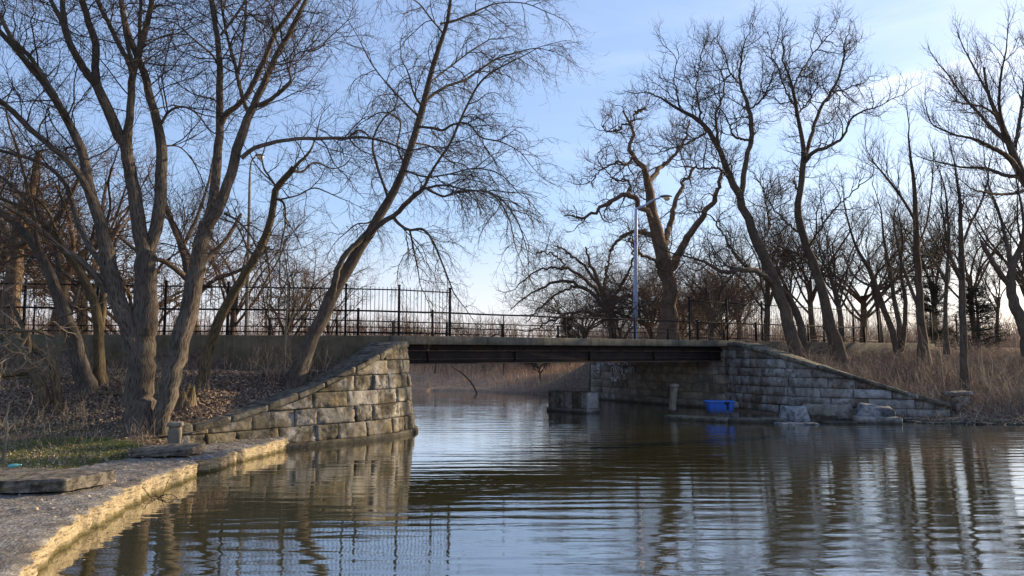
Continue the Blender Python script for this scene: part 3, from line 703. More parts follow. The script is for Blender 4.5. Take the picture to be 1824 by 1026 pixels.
def picket_fence(postcols, h, label, name='picket_fence', off=.32, gap=.115, hfun=None):
    ps = [lineat(c, off) for c in postcols]; t = thing(name, (*ps[len(ps)//2], TOPZ), label, 'fence')
    for i, (c, p) in enumerate(zip(postcols, ps)):
        mb = MB(); u = norm(ps[min(i+1, len(ps)-1)]-ps[max(i-1, 0)])
        bbox(mb, (*p, TOPZ+(h+.06)/2), (.062, .062, h+.06), (*u, 0), .005); bbox(mb, (*p, TOPZ+h+.075), (.08, .08, .03), (*u, 0), .01); mb.build('post', M_iron, t)
    for p, q in zip(ps[:-1], ps[1:]):
        l = np.linalg.norm(q-p); u = (q-p)/l; mb = MB(); n = int(l/gap); bow = R.uniform(-.015, .03)
        for z in (.10, h-.06):
            bbox(mb, (*((p+q)/2), TOPZ+z), (l-.062, .03, .035), (*u, 0), .004)
        for k in range(1, n):
            c = p+u*l*k/n+R.normal(0, .003, 2); z1 = h+.02+bow*math.sin(math.pi*k/n)
            tube1(mb, [(*c, TOPZ+.02), (*(c+R.normal(0, .003, 2)), TOPZ+z1)], .0085, 4)
        mb.build('picket_panel', M_iron, t)
picket_fence([-330, -200, -80, 42, 171, 293, 405, 513, 615, 710, 801], 1.40, 'tall black iron picket fence on the left retaining wall, ending over the bridge opening')
picket_fence([1229, 1296, 1358, 1413, 1468, 1521, 1566, 1612, 1660, 1705], 1.60, 'tall black iron picket fence at the right end of the bridge behind the leaning trunks')
fr = thing('pipe_railing', (*onb(1040, 6.7)[:2], TOPZ), 'second low railing on the far edge of the bridge deck, seen through the near rails', 'railing')
fcols = [480, 600, 700, 796, 895, 994, 1092, 1190, 1290]; pf = [onb(c, 6.65)[:2] for c in fcols]
for p in pf:
    mb = MB(); bbox(mb, (*p, TOPZ+.36), (.08, .08, .74), (*bd, 0), .008); mb.build('post', M_galv if False else M_rail, fr)
for z, r in ((.70, .022), (.25, .014)):
    mb = MB(); tube1(mb, [(*pf[0], TOPZ+z), (*pf[-1], TOPZ+z)], r); mb.build('rail', M_rail, fr, smooth=True)
ps = [onb(c, 6.8)[:2] for c in (1030, 1096, 1160)]
t = thing('mesh_fence', (*ps[1], TOPZ), 'short length of close-barred fence beyond the far edge of the deck beside the lamp', 'fence')
for p in ps:
    mb = MB(); bbox(mb, (*p, TOPZ+.3), (.06, .06, .9), (*bd, 0), .006); mb.build('post', M_rail, t)
for p, q in zip(ps[:-1], ps[1:]):
    mb = MB(); l = np.linalg.norm(q-p); u = (q-p)/l; n = int(l/.12)
    for k in range(1, n): c = p+u*l*k/n; tube1(mb, [(*c, TOPZ-.15), (*c, TOPZ+.55)], .009, 4)
    for z in (.0, .5): bbox(mb, (*((p+q)/2), TOPZ+z), (l-.06, .03, .03), (*u, 0), .004)
    mb.build('picket_panel', M_rail, t)
# ------------------------------------------------------------------ lamps
def lamp(px, basepy, toppy, D, arm, label, w0, w1, mat):
    b = pix(px, basepy, D); tp = pix(arm[0][0], arm[0][1], D); zb = hz(b[0], b[1])-.1
    t = thing('street_lamp', (b[0], b[1], zb), label, 'street lamp', 'street lamps beyond the bridge road')
    base = np.array([b[0], b[1], zb]); s = w0*D/FPX/2; e = w1*D/FPX/2
    mb = MB(); P = [base+(tp-base)*k for k in np.linspace(0, 1, 12)]; tube1(mb, P, np.linspace(s*1.05, e, 12), 12); mb.build('pole', mat, t, smooth=True)
    mb = MB(); bbox(mb, base+[0, 0, .3], (s*3, s*3, .5), (1, 0, 0), .03); mb.build('base', mat, t)
    A = catmull(np.array([pix(x, y, D) for x, y in arm]), 14); mb = MB(); tube1(mb, A, np.linspace(e*.8, e*.5, 14), 8); mb.build('arm', mat, t, smooth=True)
    h = A[-1]; u = norm(A[-1]-A[-4]); k = D/40
    # cobra-style head: tapered oval housing with a bowl lens below
    n, m = 12, 16; g = []
    for i in range(n):
        a = i/(n-1); rx = .17*math.sin(math.pi*min(1, a*.93+.05))**.6*k+.01; c = h+np.array([u[0], u[1], 0])*(.72*a-.02)*k+[0, 0, .05*k]
        th = np.arange(m)*2*math.pi/m; side = np.array([-u[1], u[0], 0]); side /= max(np.linalg.norm(side), 1e-6)
        g.append(c+side*rx*np.cos(th)[:, None]+np.array([0, 0, 1.])*np.where(np.sin(th) > 0, .62, .25)[:, None]*rx*np.sin(th)[:, None])
    hd = mobj('lamp_head', np.concatenate(g), [grid_faces(n, m, 0, True), np.array([list(range(m))])], M_lampcap, t)
    g = []; c0 = h+np.array([u[0], u[1], 0])*.40*k+[0, 0, .02*k]
    for i in range(9):
        a = i/8*math.pi/2; th = np.arange(m)*2*math.pi/m
        g.append(c0+np.column_stack([.155*k*math.cos(a)*np.cos(th)*1.25, .155*k*math.cos(a)*np.sin(th), np.full(m, -.20*k*math.sin(a))]))
    mobj('lens_bowl', np.concatenate(g), grid_faces(9, m, 0, True), M_bowl, t)
lamp(1131, 600, 372, 40, [(1133, 372), (1146, 367), (1160, 358), (1176, 352)], 'tall pale blue-grey street lamp in front of the big gnarled tree', 9, 5.5, M_galv)
lamp(440, 592, 318, 34, [(445, 318), (446, 300), (449, 285), (455, 279)], 'slim grey-brown street lamp among the left-bank trees with an amber bowl', 7.5, 4.5, M_concpost)
# ------------------------------------------------------------------ blocks, posts, bin
def block_thing(name, label, cat, c, size, ux, mat, bevel=.02, rough=.012, n=(10, 6, 3), uz=None, group=None, taper=None, part=None):
    t = None; mb = MB(); bbox(mb, (0, 0, 0), size, ux, bevel, rough*.6, n, taper, uz)
    o = mb.build(name, mat, None); o.location = [float(v) for v in c]; prop(o, label, cat, group); return o
def slab_px(label, top4, th, z, mat, name='stone_slab'):
    """irregular slab whose top corners are seen at the given pixels"""
    P = np.array([gnd(*p, z) for p in top4]); c = P.mean(0); mb = MB(); nu, nv = 24, 12
    U, Vv = np.meshgrid(np.linspace(0, 1, nu), np.linspace(0, 1, nv), indexing='ij')
    def surf(dz, infl):
        q = (P[0]*(1-U[..., None])+P[1]*U[..., None])*(1-Vv[..., None])+(P[3]*(1-U[..., None])+P[2]*U[..., None])*Vv[..., None]
        q = c+(q-c)*infl; q[..., 2] = z+dz; return q
    top = surf(0, .985); top[..., 2] += .008*np.sin(U*17+Vv*9)*np.cos(Vv*13)+R.normal(0, .003, U.shape)
    ring = np.concatenate([np.arange(nv), np.arange(1, nu)*nv+nv-1, (nu-1)*nv+np.arange(nv-2, -1, -1), np.arange(nu-2, 0, -1)*nv]); m = len(ring)
    R_ = [top.reshape(-1, 3)[ring]]
    ph = R.random()*9
    for k, dz in enumerate(np.linspace(-.015, -th, 7)):
        q = surf(dz, 1.).reshape(-1, 3)[ring].copy(); dr = q-c; dr[:, 2] = 0; q += norm(dr)*(.018*np.sin(np.arange(m)*.9+ph+k*1.7)+R.normal(0, .006, m))[:, None]; R_.append(q)
    g = np.array(R_); fs = grid_faces(len(g), m, nu*nv, True)
    mb.add(np.concatenate([top.reshape(-1, 3), g.reshape(-1, 3)]), [grid_faces(nu, nv)[:, ::-1], fs])
    o = mb.build(name, mat, None); V = c; o.data.transform(__import__('mathutils').Matrix.Translation([-v for v in c])); o.location = [float(v) for v in c]
    prop(o, label, 'stone slab'); return o
slab_px('long thick stone slab lying on the path edge at the far left of the lawn', [(-75, 858), (-10, 832), (206, 838), (118, 853)], .165, .50, M_slab)
slab_px('shorter tilted stone slab lying beside the lawn, nearer the wing wall', [(232, 802), (262, 792), (367, 789), (333, 800)], .12, .43, M_slab)
def pillar(px, py, D, hgt, wd, label, lean=0., cap=True, mat=None, rot=.3, zb=None):
    p = pix(px, py, D); z0 = hz(p[0], p[1])-.08 if zb is None else zb
    t = thing('stone_post', (p[0], p[1], z0), label, 'stone post'); up = norm(np.array([lean, 0, 1.])); u = (math.cos(rot), math.sin(rot), 0)
    mb = MB(); b = np.array([p[0], p[1], z0]); bbox(mb, b+up*hgt*.42, (wd, wd, hgt*.84), u, .025, .006, (3, 3, 6), uz=up); mb.build('shaft', mat or M_concpost, t)
    if cap:
        mb = MB(); bbox(mb, b+up*hgt*.90, (wd*1.28, wd*1.28, hgt*.12), u, .03, .004, (3, 3, 1), uz=up, taper=.9); mb.build('cap', mat or M_concpost, t)
    return t
pillar(312, 767, 14.9, .72, .23, 'short pale square concrete post with a cap beside the big left trunk')
pillar(1197, 728, 27.5, 1.05, .21, 'leaning stone post with a cap standing against the dark abutment wall', lean=.10, rot=.5, zb=.05, mat=M_stoneU)
# ledge of long kerb stones in front of the right wing wall
def ledge(px0, px1, y0, y1, label, w=.55, h=.30, top=.13, mat=None):
    a, b = gnd(px0, y0, 0), gnd(px1, y1, 0); u = norm(b-a); v = np.array([-u[1], u[0], 0]); c = (a+b)/2+v*w/2; c[2] = top-h/2
    return block_thing('kerb_stone', label, 'stone block', c, (np.linalg.norm(b-a)-.02, w, h), u, mat or M_coping, .04, .012, (18, 3, 2))
ledge(1180, 1296, 747, 753, 'long low kerb stone at the waterline directly under the blue tub')
ledge(1298, 1400, 753, 755, 'long low kerb stone at the waterline between the blue tub and the white block')
ledge(1386, 1462, 757, 757, 'thin flat pale stone lying in the water in front of the white block', .5, .14, .05, M_whitest)
ledge(1470, 1530, 755, 756, 'thin dark flat stone at the waterline between the two pale blocks', .4, .2, .06)
def rubble(px, py, D, size, label, mat, ux=(1, -.2, 0), dz=0., taper=.82, uz=None):
    p = pix(px, py, D); p[2] = size[2]/2+dz
    return block_thing('stone_block', label, 'stone block', p, size, ux, mat, .05, .03, (6, 4, 3), taper=taper, uz=uz)
rubble(1414, 745, 24.1, (.92, .5, .50), 'white-stained fallen stone block on the ledge below a gap in the wing wall', M_whitest, dz=-.02)
rubble(1560, 745, 23.7, (1.15, .6, .42), 'pale tilted fallen block at the foot of the wing wall, nearest the grassy bank', M_whitest, dz=.10, uz=(.10, -.18, 1))
rubble(1562, 752, 23.5, (1.35, .7, .26), 'grey moss-edged footing stone beneath the pale tilted block', M_stoneR, dz=-.06, taper=.95)
rubble(1474, 735, 24.7, (1.45, .6, .36), 'brown rectangular stone that has slid forward from the bottom course of the wall', M_stoneR, ux=(1, -.25, 0), dz=.12, taper=1.)
rubble(1508, 744, 24.2, (.6, .5, .2), 'small broken dark stone between the slid block and the pale tilted block', M_stoneR, dz=.05)
# block pier under the bridge
a = gnd(973, 732, 0); b = gnd(1046, 737, 0); u = norm(b-a); v = np.array([-u[1], u[0], 0]); l = np.linalg.norm(b-a)
pr = thing('stone_pier', (a+b)/2+v*.5, 'low block-built pier stump in the water below the deck, left of the graffiti wall', 'stone pier')
mb = MB(); bbox(mb, (*((a+b)/2+v*.40)[:2], -.02), (l, .8, .34), u, .03, .008, (8, 2, 1)); mb.build('footing', M_stoneR, pr)
mb = MB(); ws = [.19, .20, .22, .21, .18]; x = .03
for k, q in enumerate(ws):
    q = q*(l-.06); c = a+u*(x+q/2)+v*.42; x += q; bbox(mb, (c[0], c[1], .45), (q-.02, .7, .60), u, .02, .008, (3, 3, 3))
mb.build('blocks', M_stoneR, pr)
# low stone stump in the right bank brush
p = pix(1707, 700, 25.2); t = thing('stone_block', (p[0], p[1], hz(p[0], p[1])-.1), 'weathered grey stone seat half hidden in the right-bank brush', 'stone block')
z = hz(p[0], p[1]); mb = MB(); bbox(mb, (p[0], p[1], z+.19), (.5, .45, .5), (1, .1, 0), .03, .015, 4); mb.build('base', M_stoneR, t); mb = MB(); bbox(mb, (p[0]-.03, p[1], z+.54), (.72, .55, .13), (1, .1, 0), .03, .012, 5, uz=(-.05, 0, 1)); mb.build('slab', M_stoneR, t)
# blue tub
def tub():
    p = gnd(1285, 744, .0); c = np.array([p[0], p[1]+.2, .135]); L_, W_, H_ = .98, .62, .42
    t = thing('plastic_tub', c, 'bright blue plastic storage tub standing on the kerb stone at the waterline', 'tub')
    ux = norm(np.array([1., -.08, 0])); vy = np.array([-ux[1], ux[0], 0])
    def ring(k, z, n=40):     # rounded rectangle
        th = np.linspace(0, 2*math.pi, n, endpoint=False); cx, sx = np.cos(th), np.sin(th); e = .28
        x = np.sign(cx)*np.abs(cx)**e*L_/2*k; y = np.sign(sx)*np.abs(sx)**e*W_/2*k; return c+x[:, None]*ux+y[:, None]*vy+[0, 0, z]
    secs = [(.80, .0), (.84, .01), (.95, H_*.80), (.955, H_*.82), (.975, H_*.83), (.98, H_*.90)]
    g = [ring(*s) for s in secs]; inn = [(.955, H_*.93), (.90, H_*.80), (.80, .03)]
    V = np.concatenate(g+[ring(*s) for s in inn]); m = 40; k = len(secs)+len(inn)
    mobj('body', V, [grid_faces(k, m, 0, True), np.array([list(range(m))[::-1], [(k-1)*m+i for i in range(m)]])], M_blue, t, attrs={'rnd': np.full(len(V), .5)})
    g = [ring(*s) for s in ((.985, H_*.90), (1.03, H_*.90), (1.035, H_*1.0), (.985, H_*1.01), (.96, H_*.97))]
    mobj('rim', np.concatenate(g), grid_faces(5, m, 0, True), M_blue, t)
    for x in (-.36, -.12, .12, .36):
        mb = MB(); cc = c+ux*x*L_*.9-vy*(W_*.455)+[0, 0, H_*.40]; bbox(mb, cc, (.035, .03, H_*.7), ux, .01, uz=(0, .0, 1)+vy*-.10); mb.build('rib', M_blue, t)
    mb = MB(); cc = c+ux*.19-vy*(W_*.50)+[0, 0, H_*.86]; bbox(mb, cc, (.15, .03, .09), ux, .01, .006, 3); bbox(mb, cc+[.03, 0, -.12], (.05, .028, .2), ux, .01, .006, 3); mb.build('stain', M_blackpl, t)
tub()
# teal scrap bottle near the slab
p = gnd(14, 846, .42)
mb = MB(); ax = norm(np.array([1., .3, .12])); prof = [(0, .001), (0, .03), (.02, .034), (.10, .034), (.13, .02), (.15, .012), (.17, .012), (.17, .001)]
tube1(mb, [p+ax*a+[0, 0, .12] for a, _ in prof], [r*.85 for _, r in prof], 12); o = mb.build('plastic_bottle', M_teal, None, smooth=True); prop(o, 'crumpled teal plastic bottle lying at the back of the long left slab', 'bottle')
# ------------------------------------------------------------------ trees
def merge(lists):
    V, F, A, n = [], [], [], 0
    for v, f, a in lists:
        V.append(v); F.append(f+n); A.append(a); n += len(v)
    return np.concatenate(V), np.concatenate(F), np.concatenate(A)
def twigs_mesh(name, sets, mat, parent, loc0):
    """sets: list of (P,R,sides)"""
    out = []
    for P, Rr, sd in sets:
        if len(P) == 0: continue
        V, F, _ = tubes(P, Rr, sd); n = P.shape[1]*sd
        out.append((V, F, np.repeat(R.random(len(P)), n)))
    V, F, A = merge(out); return mobj(name, V, F, mat, parent, True, {'rnd': A})
def crown(limbs, st):
    """limbs: list of (P,R) world polylines with 24 pts. returns sets of branch arrays"""
    P = np.array([l[0] for l in limbs]); Rr = np.array([l[1] for l in limbs]); ln = np.linalg.norm(np.diff(P, axis=1), axis=-1).sum(1)
    t0 = np.array([l[2] for l in limbs])
    sets = []
    per = np.maximum(1, (ln*(1-t0)*st['d1']).astype(int))
    # level 1
    Bs = []
    for i in range(len(limbs)):
        Bs.append(sprout(P[i:i+1], Rr[i:i+1], per[i], t0[i], 1., *st['a1'], *st['l1'], st['r1'], st.get('fall', .45), st.get('up1', 0)))
    S, D, Ln, R0 = [np.concatenate(x) for x in zip(*Bs)]
    # limb ends carry on
    Te = norm(P[:, -1]-P[:, -3]); ok = Rr[:, -1] < .035; S = np.concatenate([S, P[ok, -1]]); D = np.concatenate([D, Te[ok]]); Ln = np.concatenate([Ln, np.full(ok.sum(), np.mean(st['l1']))]); R0 = np.concatenate([R0, Rr[ok, -1]])
    P1, R1 = grow(S, D, Ln, R0, 9, st['w1'], st['t1'], .3, tip=st.get('tip1'))
    sets.append((P1, R1, 5))
    S, D, Ln, R0 = sprout(P1, R1, np.maximum(1, (Ln*st['d2']).astype(int)), .12, 1., *st['a2'], *st['l2'], st['r2'], .4, st.get('up2', 0))
    P2, R2 = grow(S, D, Ln, R0, 6, st['w2'], st['t2'], .4, tip=st.get('tip2')); sets.append((P2, R2, 3))
    S, D, Ln, R0 = sprout(P2, R2, np.maximum(1, (Ln*st['d3']).astype(int)), .1, 1., *st['a3'], *st['l3'], st['r3'], .3, st.get('up3', 0))
    P3, R3 = grow(S, D, Ln, R0, st.get('n3', 4), st['w3'], st['t3'], .5, tip=st.get('tip3')); sets.append((P3, R3, 3))
    if st.get('d4'):
        S, D, Ln, R0 = sprout(P3, R3, np.maximum(0, np.round(Ln*st['d4'])).astype(int), .1, 1., .5, 1.2, *st['l4'], st['r4'], .2)
        P4, R4 = grow(S, D, Ln, R0, 2, .25, st['t3'], .9); sets.append((P4, R4, 3))
    return sets
NP = 26
def limbs_from_px(lines, D, fat=.88, zig=0.):
    """lines: list of dict(p=[(px,py,w,dd)...], t=start of twigs). px traced outline centre, w width px, dd depth offset m"""
    res = []
    for ln in lines:
        A = np.array([pix(q[0], q[1], D+q[3]).tolist()+[q[2]*(D+q[3])/FPX/2] for q in ln['p']])
        C = catmull(A, NP); P = C[:, :3]; r = np.maximum(C[:, 3]*fat, .004)
        P[1:] += R.normal(0, 1, (NP-1, 3))*np.minimum(r[1:, None]*.10, .02)+R.normal(0, zig, (NP-1, 3))
        res.append((P, r, ln.get('t', .3)))
    return res
ALLTREES = []
def tree(name, label, limbs, st, bark, twig, nthick=1, group=None, ridge=.06, flare=1.5, cat='tree', base=None):
    b = limbs[0][0][0].copy() if base is None else np.array(base, float)
    t = thing(name, b, label, cat, group)
    th = []
    for i, (P, r, t0) in enumerate(limbs):
        P = P.copy(); r = r.copy()
        if i < nthick:   # root flare, run into the ground
            ln = np.concatenate([[0], np.cumsum(np.linalg.norm(np.diff(P, axis=0), axis=1))]); r = r*(1+(flare-1)*np.exp(-ln/(r[0]*2.2)))
            P[0, 2] -= .25
        th.append((P, r))
    big = [i for i in range(len(th)) if th[i][1].mean() > .05]; sm = [i for i in range(len(th)) if i not in big]
    out = []
    for ids, sd, rg in ((big, 18, ridge), (sm, 8, .03)):
        if ids:
            out.append(tubes(np.array([th[i][0] for i in ids]), np.array([th[i][1] for i in ids]), sd, rg))
    V, F, A = merge([(v, f, a) for v, f, a in out]); mobj('trunk', V, F, bark, t, True, {'bark': A})
    sets = crown(limbs, st); twigs_mesh('crown', sets, twig, t, b)
    return t
# styles ---------------------------------------------------------
MAPLE = dict(d1=5.2, a1=(.6, 1.25), l1=(.9, 3.0), r1=.020, w1=.21, t1=(0, 0, .15), tip1=(0, 0, .25), d2=6.2, a2=(.5, 1.2), l2=(.3, 1.3), r2=.0095, w2=.24, t2=(0, 0, -.05), tip2=(0, 0, .6),
             d3=9., a3=(.5, 1.2), l3=(.18, .7), r3=.0066, w3=.26, t3=(0, 0, .1), tip3=(0, 0, .6))
WEEP = dict(d1=4.6, a1=(.6, 1.2), l1=(.7, 1.7), r1=.018, w1=.17, t1=(.35, 0, -.1), tip1=(.1, 0, -1.2), d2=6.5, a2=(.4, 1.1), l2=(.4, 1.3), r2=.0095, w2=.24, t2=(.15, 0, -.45), tip2=(0, 0, -.3),
            d3=8., a3=(.4, 1.0), l3=(.14, .5), r3=.0078, w3=.30, t3=(0, 0, -.25), tip3=(0, 0, .9), d4=16., l4=(.03, .08), r4=.010)
LOCUST = dict(d1=3.7, a1=(.55, 1.15), l1=(1.0, 2.6), r1=.032, w1=.27, t1=(0, 0, .25), tip1=(0, 0, .15), d2=6., a2=(.5, 1.2), l2=(.4, 1.5), r2=.015, w2=.30, t2=(0, 0, .15), tip2=(0, 0, .3),
              d3=7., a3=(.5, 1.2), l3=(.2, .7), r3=.0105, w3=.30, t3=(0, 0, .25))
OAK = dict(d1=2.5, a1=(.6, 1.3), l1=(1.2, 3.4), r1=.055, w1=.34, t1=(0, 0, .15), tip1=(0, 0, .1), d2=3.2, a2=(.5, 1.2), l2=(.6, 2.0), r2=.023, w2=.34, t2=(0, 0, .1), tip2=(0, 0, .25),
           d3=5.5, a3=(.5, 1.2), l3=(.3, 1.0), r3=.0155, w3=.32, t3=(0, 0, .2))
UPR = dict(d1=3.2, a1=(.35, .8), l1=(.7, 2.6), r1=.022, w1=.13, t1=(0, 0, .5), tip1=(0, 0, .2), d2=5.0, a2=(.35, .8), l2=(.4, 1.3), r2=.0125, w2=.16, t2=(0, 0, .35), tip2=(0, 0, .2),
           d3=6., a3=(.4, .9), l3=(.2, .65), r3=.0088, w3=.2, t3=(0, 0, .3))
def L_(*p, t=.3): return dict(p=[q if len(q) == 4 else (*q, 0.) for q in p], t=t)
# --- the big multi-stem tree on the left -------------------------------------
T1A = [
 L_((252, 772, 60), (249, 715, 56), (252, 640, 54), (257, 575, 52), (261, 510, 46), (262, 450, 40), t=.95),
 L_((263, 460, 26, .1), (280, 400, 26, .1), (286, 345, 25, .15), (288, 290, 24, .2), (283, 235, 21, .25), (272, 190, 18, .3), (262, 150, 17, .35), (252, 118, 15, .4), (238, 85, 14, .45), (222, 40, 12, .5), (212, -20, 10, .6), (205, -90, 6, .7), t=.45),
 L_((258, 462, 32), (247, 400, 30, -.05), (238, 340, 28, -.1), (229, 290, 26, -.15), (225, 262, 24, -.2), (229, 225, 18, -.2), (233, 180, 16, -.2), (236, 130, 15, -.2), (246, 100, 14, -.2), (256, 62, 13, -.2), (268, 15, 11, -.3), (280, -60, 7, -.4), t=.5),
 L_((226, 270, 26, -.15), (206, 228, 24, -.3), (190, 192, 22, -.4), (175, 158, 20, -.5), (170, 120, 16, -.5), (170, 80, 16, -.55), (158, 40, 14, -.6), (145, -5, 13, -.7), (135, -70, 8, -.8), t=.5),
 L_((173, 155, 18, -.5), (150, 122, 17, -.6), (130, 88, 15, -.8), (116, 50, 14, -.9), (112, 10, 11, -1.), (108, -60, 7, -1.2), t=.4),
 L_((114, 45, 11, -.9), (102, 22, 11, -1.0), (88, -5, 9, -1.1), (66, -60, 5, -1.3), t=.3),
 L_((236, 132, 12, -.2), (226, 105, 11, -.1), (210, 75, 11, .1), (192, 38, 10, .2), (170, -5, 8, .3), (150, -60, 5, .4), t=.3),
 L_((247, 92, 9, -.2), (249, 50, 8, -.1), (251, 0, 7, 0), (252, -60, 4, 0), t=.4),
 L_((240, 128, 12, -.2), (225, 70, 8, -.5), (214, 0, 8, -.8), (205, -60, 5, -1), t=.4),
 # left great limb
 L_((246, 640, 30, -.1), (232, 592, 38, -.15), (212, 545, 36, -.25), (200, 505, 34, -.3), (189, 455, 30, -.4), (181, 410, 27, -.45), (168, 365, 24, -.5), (156, 322, 23, -.6), (148, 278, 20, -.7), (134, 240, 18, -.8), (112, 200, 17, -.9), (84, 155, 15, -1.), (60, 125, 14, -1.1), (38, 98, 13, -1.2), (2, 58, 11, -1.4), (-50, -10, 6, -1.7), t=.45),
 L_((127, 225, 13, -.8), (110, 190, 11, -1.2), (80, 140, 10, -1.4), (52, 100, 10, -1.6), (24, 72, 10, -1.8), (-4, 20, 9, -2.), (-30, -40, 5, -2.2), t=.3),
 L_((170, 372, 16, -.5), (150, 325, 15, -.8), (124, 290, 14, -1.), (94, 262, 13, -1.2), (60, 235, 12, -1.3), (30, 205, 12, -1.5), (-5, 175, 10, -1.8), (-60, 140, 6, -2), t=.35),
 L_((190, 520, 18, -.3), (168, 490, 15, -.5), (140, 462, 14, -.7), (100, 436, 12, -.9), (70, 408, 11, -1.1), (44, 388, 10, -1.2), (5, 365, 8, -1.5), (-60, 340, 5, -1.8), t=.3),
 L_((188, 480, 12, -.3), (160, 440, 12, .3), (138, 395, 12, .7), (120, 335, 10, 1.), (96, 305, 9, 1.3), (60, 285, 8, 1.6), (0, 268, 7, 1.9), (-50, 255, 4, 2.1), t=.3),
 # right stem
 L_((286, 768, 32, -.1), (299, 700, 38, -.15), (319, 620, 40, -.1), (338, 545, 37, 0), (350, 480, 35, 0), (360, 430, 33, 0), (368, 395, 32, 0), t=.9),
 L_((365, 405, 24), (376, 370, 22, .05), (384, 320, 21, .1), (387, 270, 19, .15), (391, 215, 17, .2), (391, 150, 15, .25), (390, 95, 13, .3), (384, 45, 11, .3), (376, -5, 10, .35), (370, -70, 6, .4), t=.4),
 L_((370, 402, 27), (384, 382, 24, -.05), (404, 330, 22, -.1), (418, 285, 21, -.2), (430, 240, 20, -.3), (443, 208, 18, -.3), (462, 165, 15, -.4), (480, 128, 14, -.5), (494, 95, 12, -.6), (515, 60, 11, -.7), (532, 25, 10, -.8), (556, -20, 8, -.9), (590, -80, 4, -1.1), t=.4),
 L_((393, 222, 13, .2), (402, 205, 13, .15), (425, 186, 12, .1), (445, 160, 12, 0), (460, 130, 12, -.1), (476, 95, 11, -.2), (490, 60, 10, -.3), (512, 30, 9, -.4), (538, -5, 7, -.5), (570, -50, 4, -.6), t=.3),
 L_((444, 206, 10, -.3), (428, 160, 9, 0), (420, 120, 8, .3), (408, 78, 6, .5), (396, 20, 5, .6), (390, -40, 3, .7), t=.2),
 L_((424, 130, 8, .2), (430, 95, 5, .4), (436, 50, 5, .6), (440, -20, 4, .8), t=.2),
 L_((394, 62, 6, .3), (412, 38, 6, .5), (434, 6, 5, .7), (450, -30, 3, .9), t=.2),
 L_((460, 188, 11, -.35), (478, 180, 10, -.5), (498, 165, 9, -.6), (512, 152, 9, -.7), (519, 146, 8, -.7), t=.3),
 L_((519, 147, 4, -.7), (516, 118, 4, -.6), (530, 95, 3, -.6), (560, 90, 3, -.8), t=.1),
 L_((430, 282, 11, -.25), (450, 266, 10, -.2), (486, 254, 9, 0), (526, 247, 8, .2), (565, 247, 8, .5), (604, 246, 7, .8), (650, 245, 6, 1.1), (690, 254, 5, 1.3), (725, 268, 4, 1.5), t=.3),
 L_((286, 222, 7, .3), (300, 200, 6, 0), (322, 190, 5, -.2), (345, 198, 4, -.3), (372, 230, 3, -.5), t=.1),
 L_((289, 260, 5, .3), (320, 262, 3, .8), (340, 280, 3, 1.), t=.1),
 L_((392, 120, 5, .3), (376, 96, 5, 0), (345, 70, 4, -.3), (310, 40, 3, -.5), (290, 36, 2, -.6), t=.1),
 L_((400, 380, 6, 0), (425, 395, 5, -.3), (450, 425, 4, -.5), (462, 455, 3, -.6), t=.1),
 L_((352, 480, 7, .1), (330, 440, 6, .6), (318, 410, 5, .9), (300, 380, 4, 1.2), t=.2),
]
sA = dict(MAPLE)
tree('maple_tree', 'largest left tree, two massive leaning stems rising beside the short concrete post', limbs_from_px(T1A, 15.5, .81), sA, M_bark, M_twig, 1, flare=1.35)
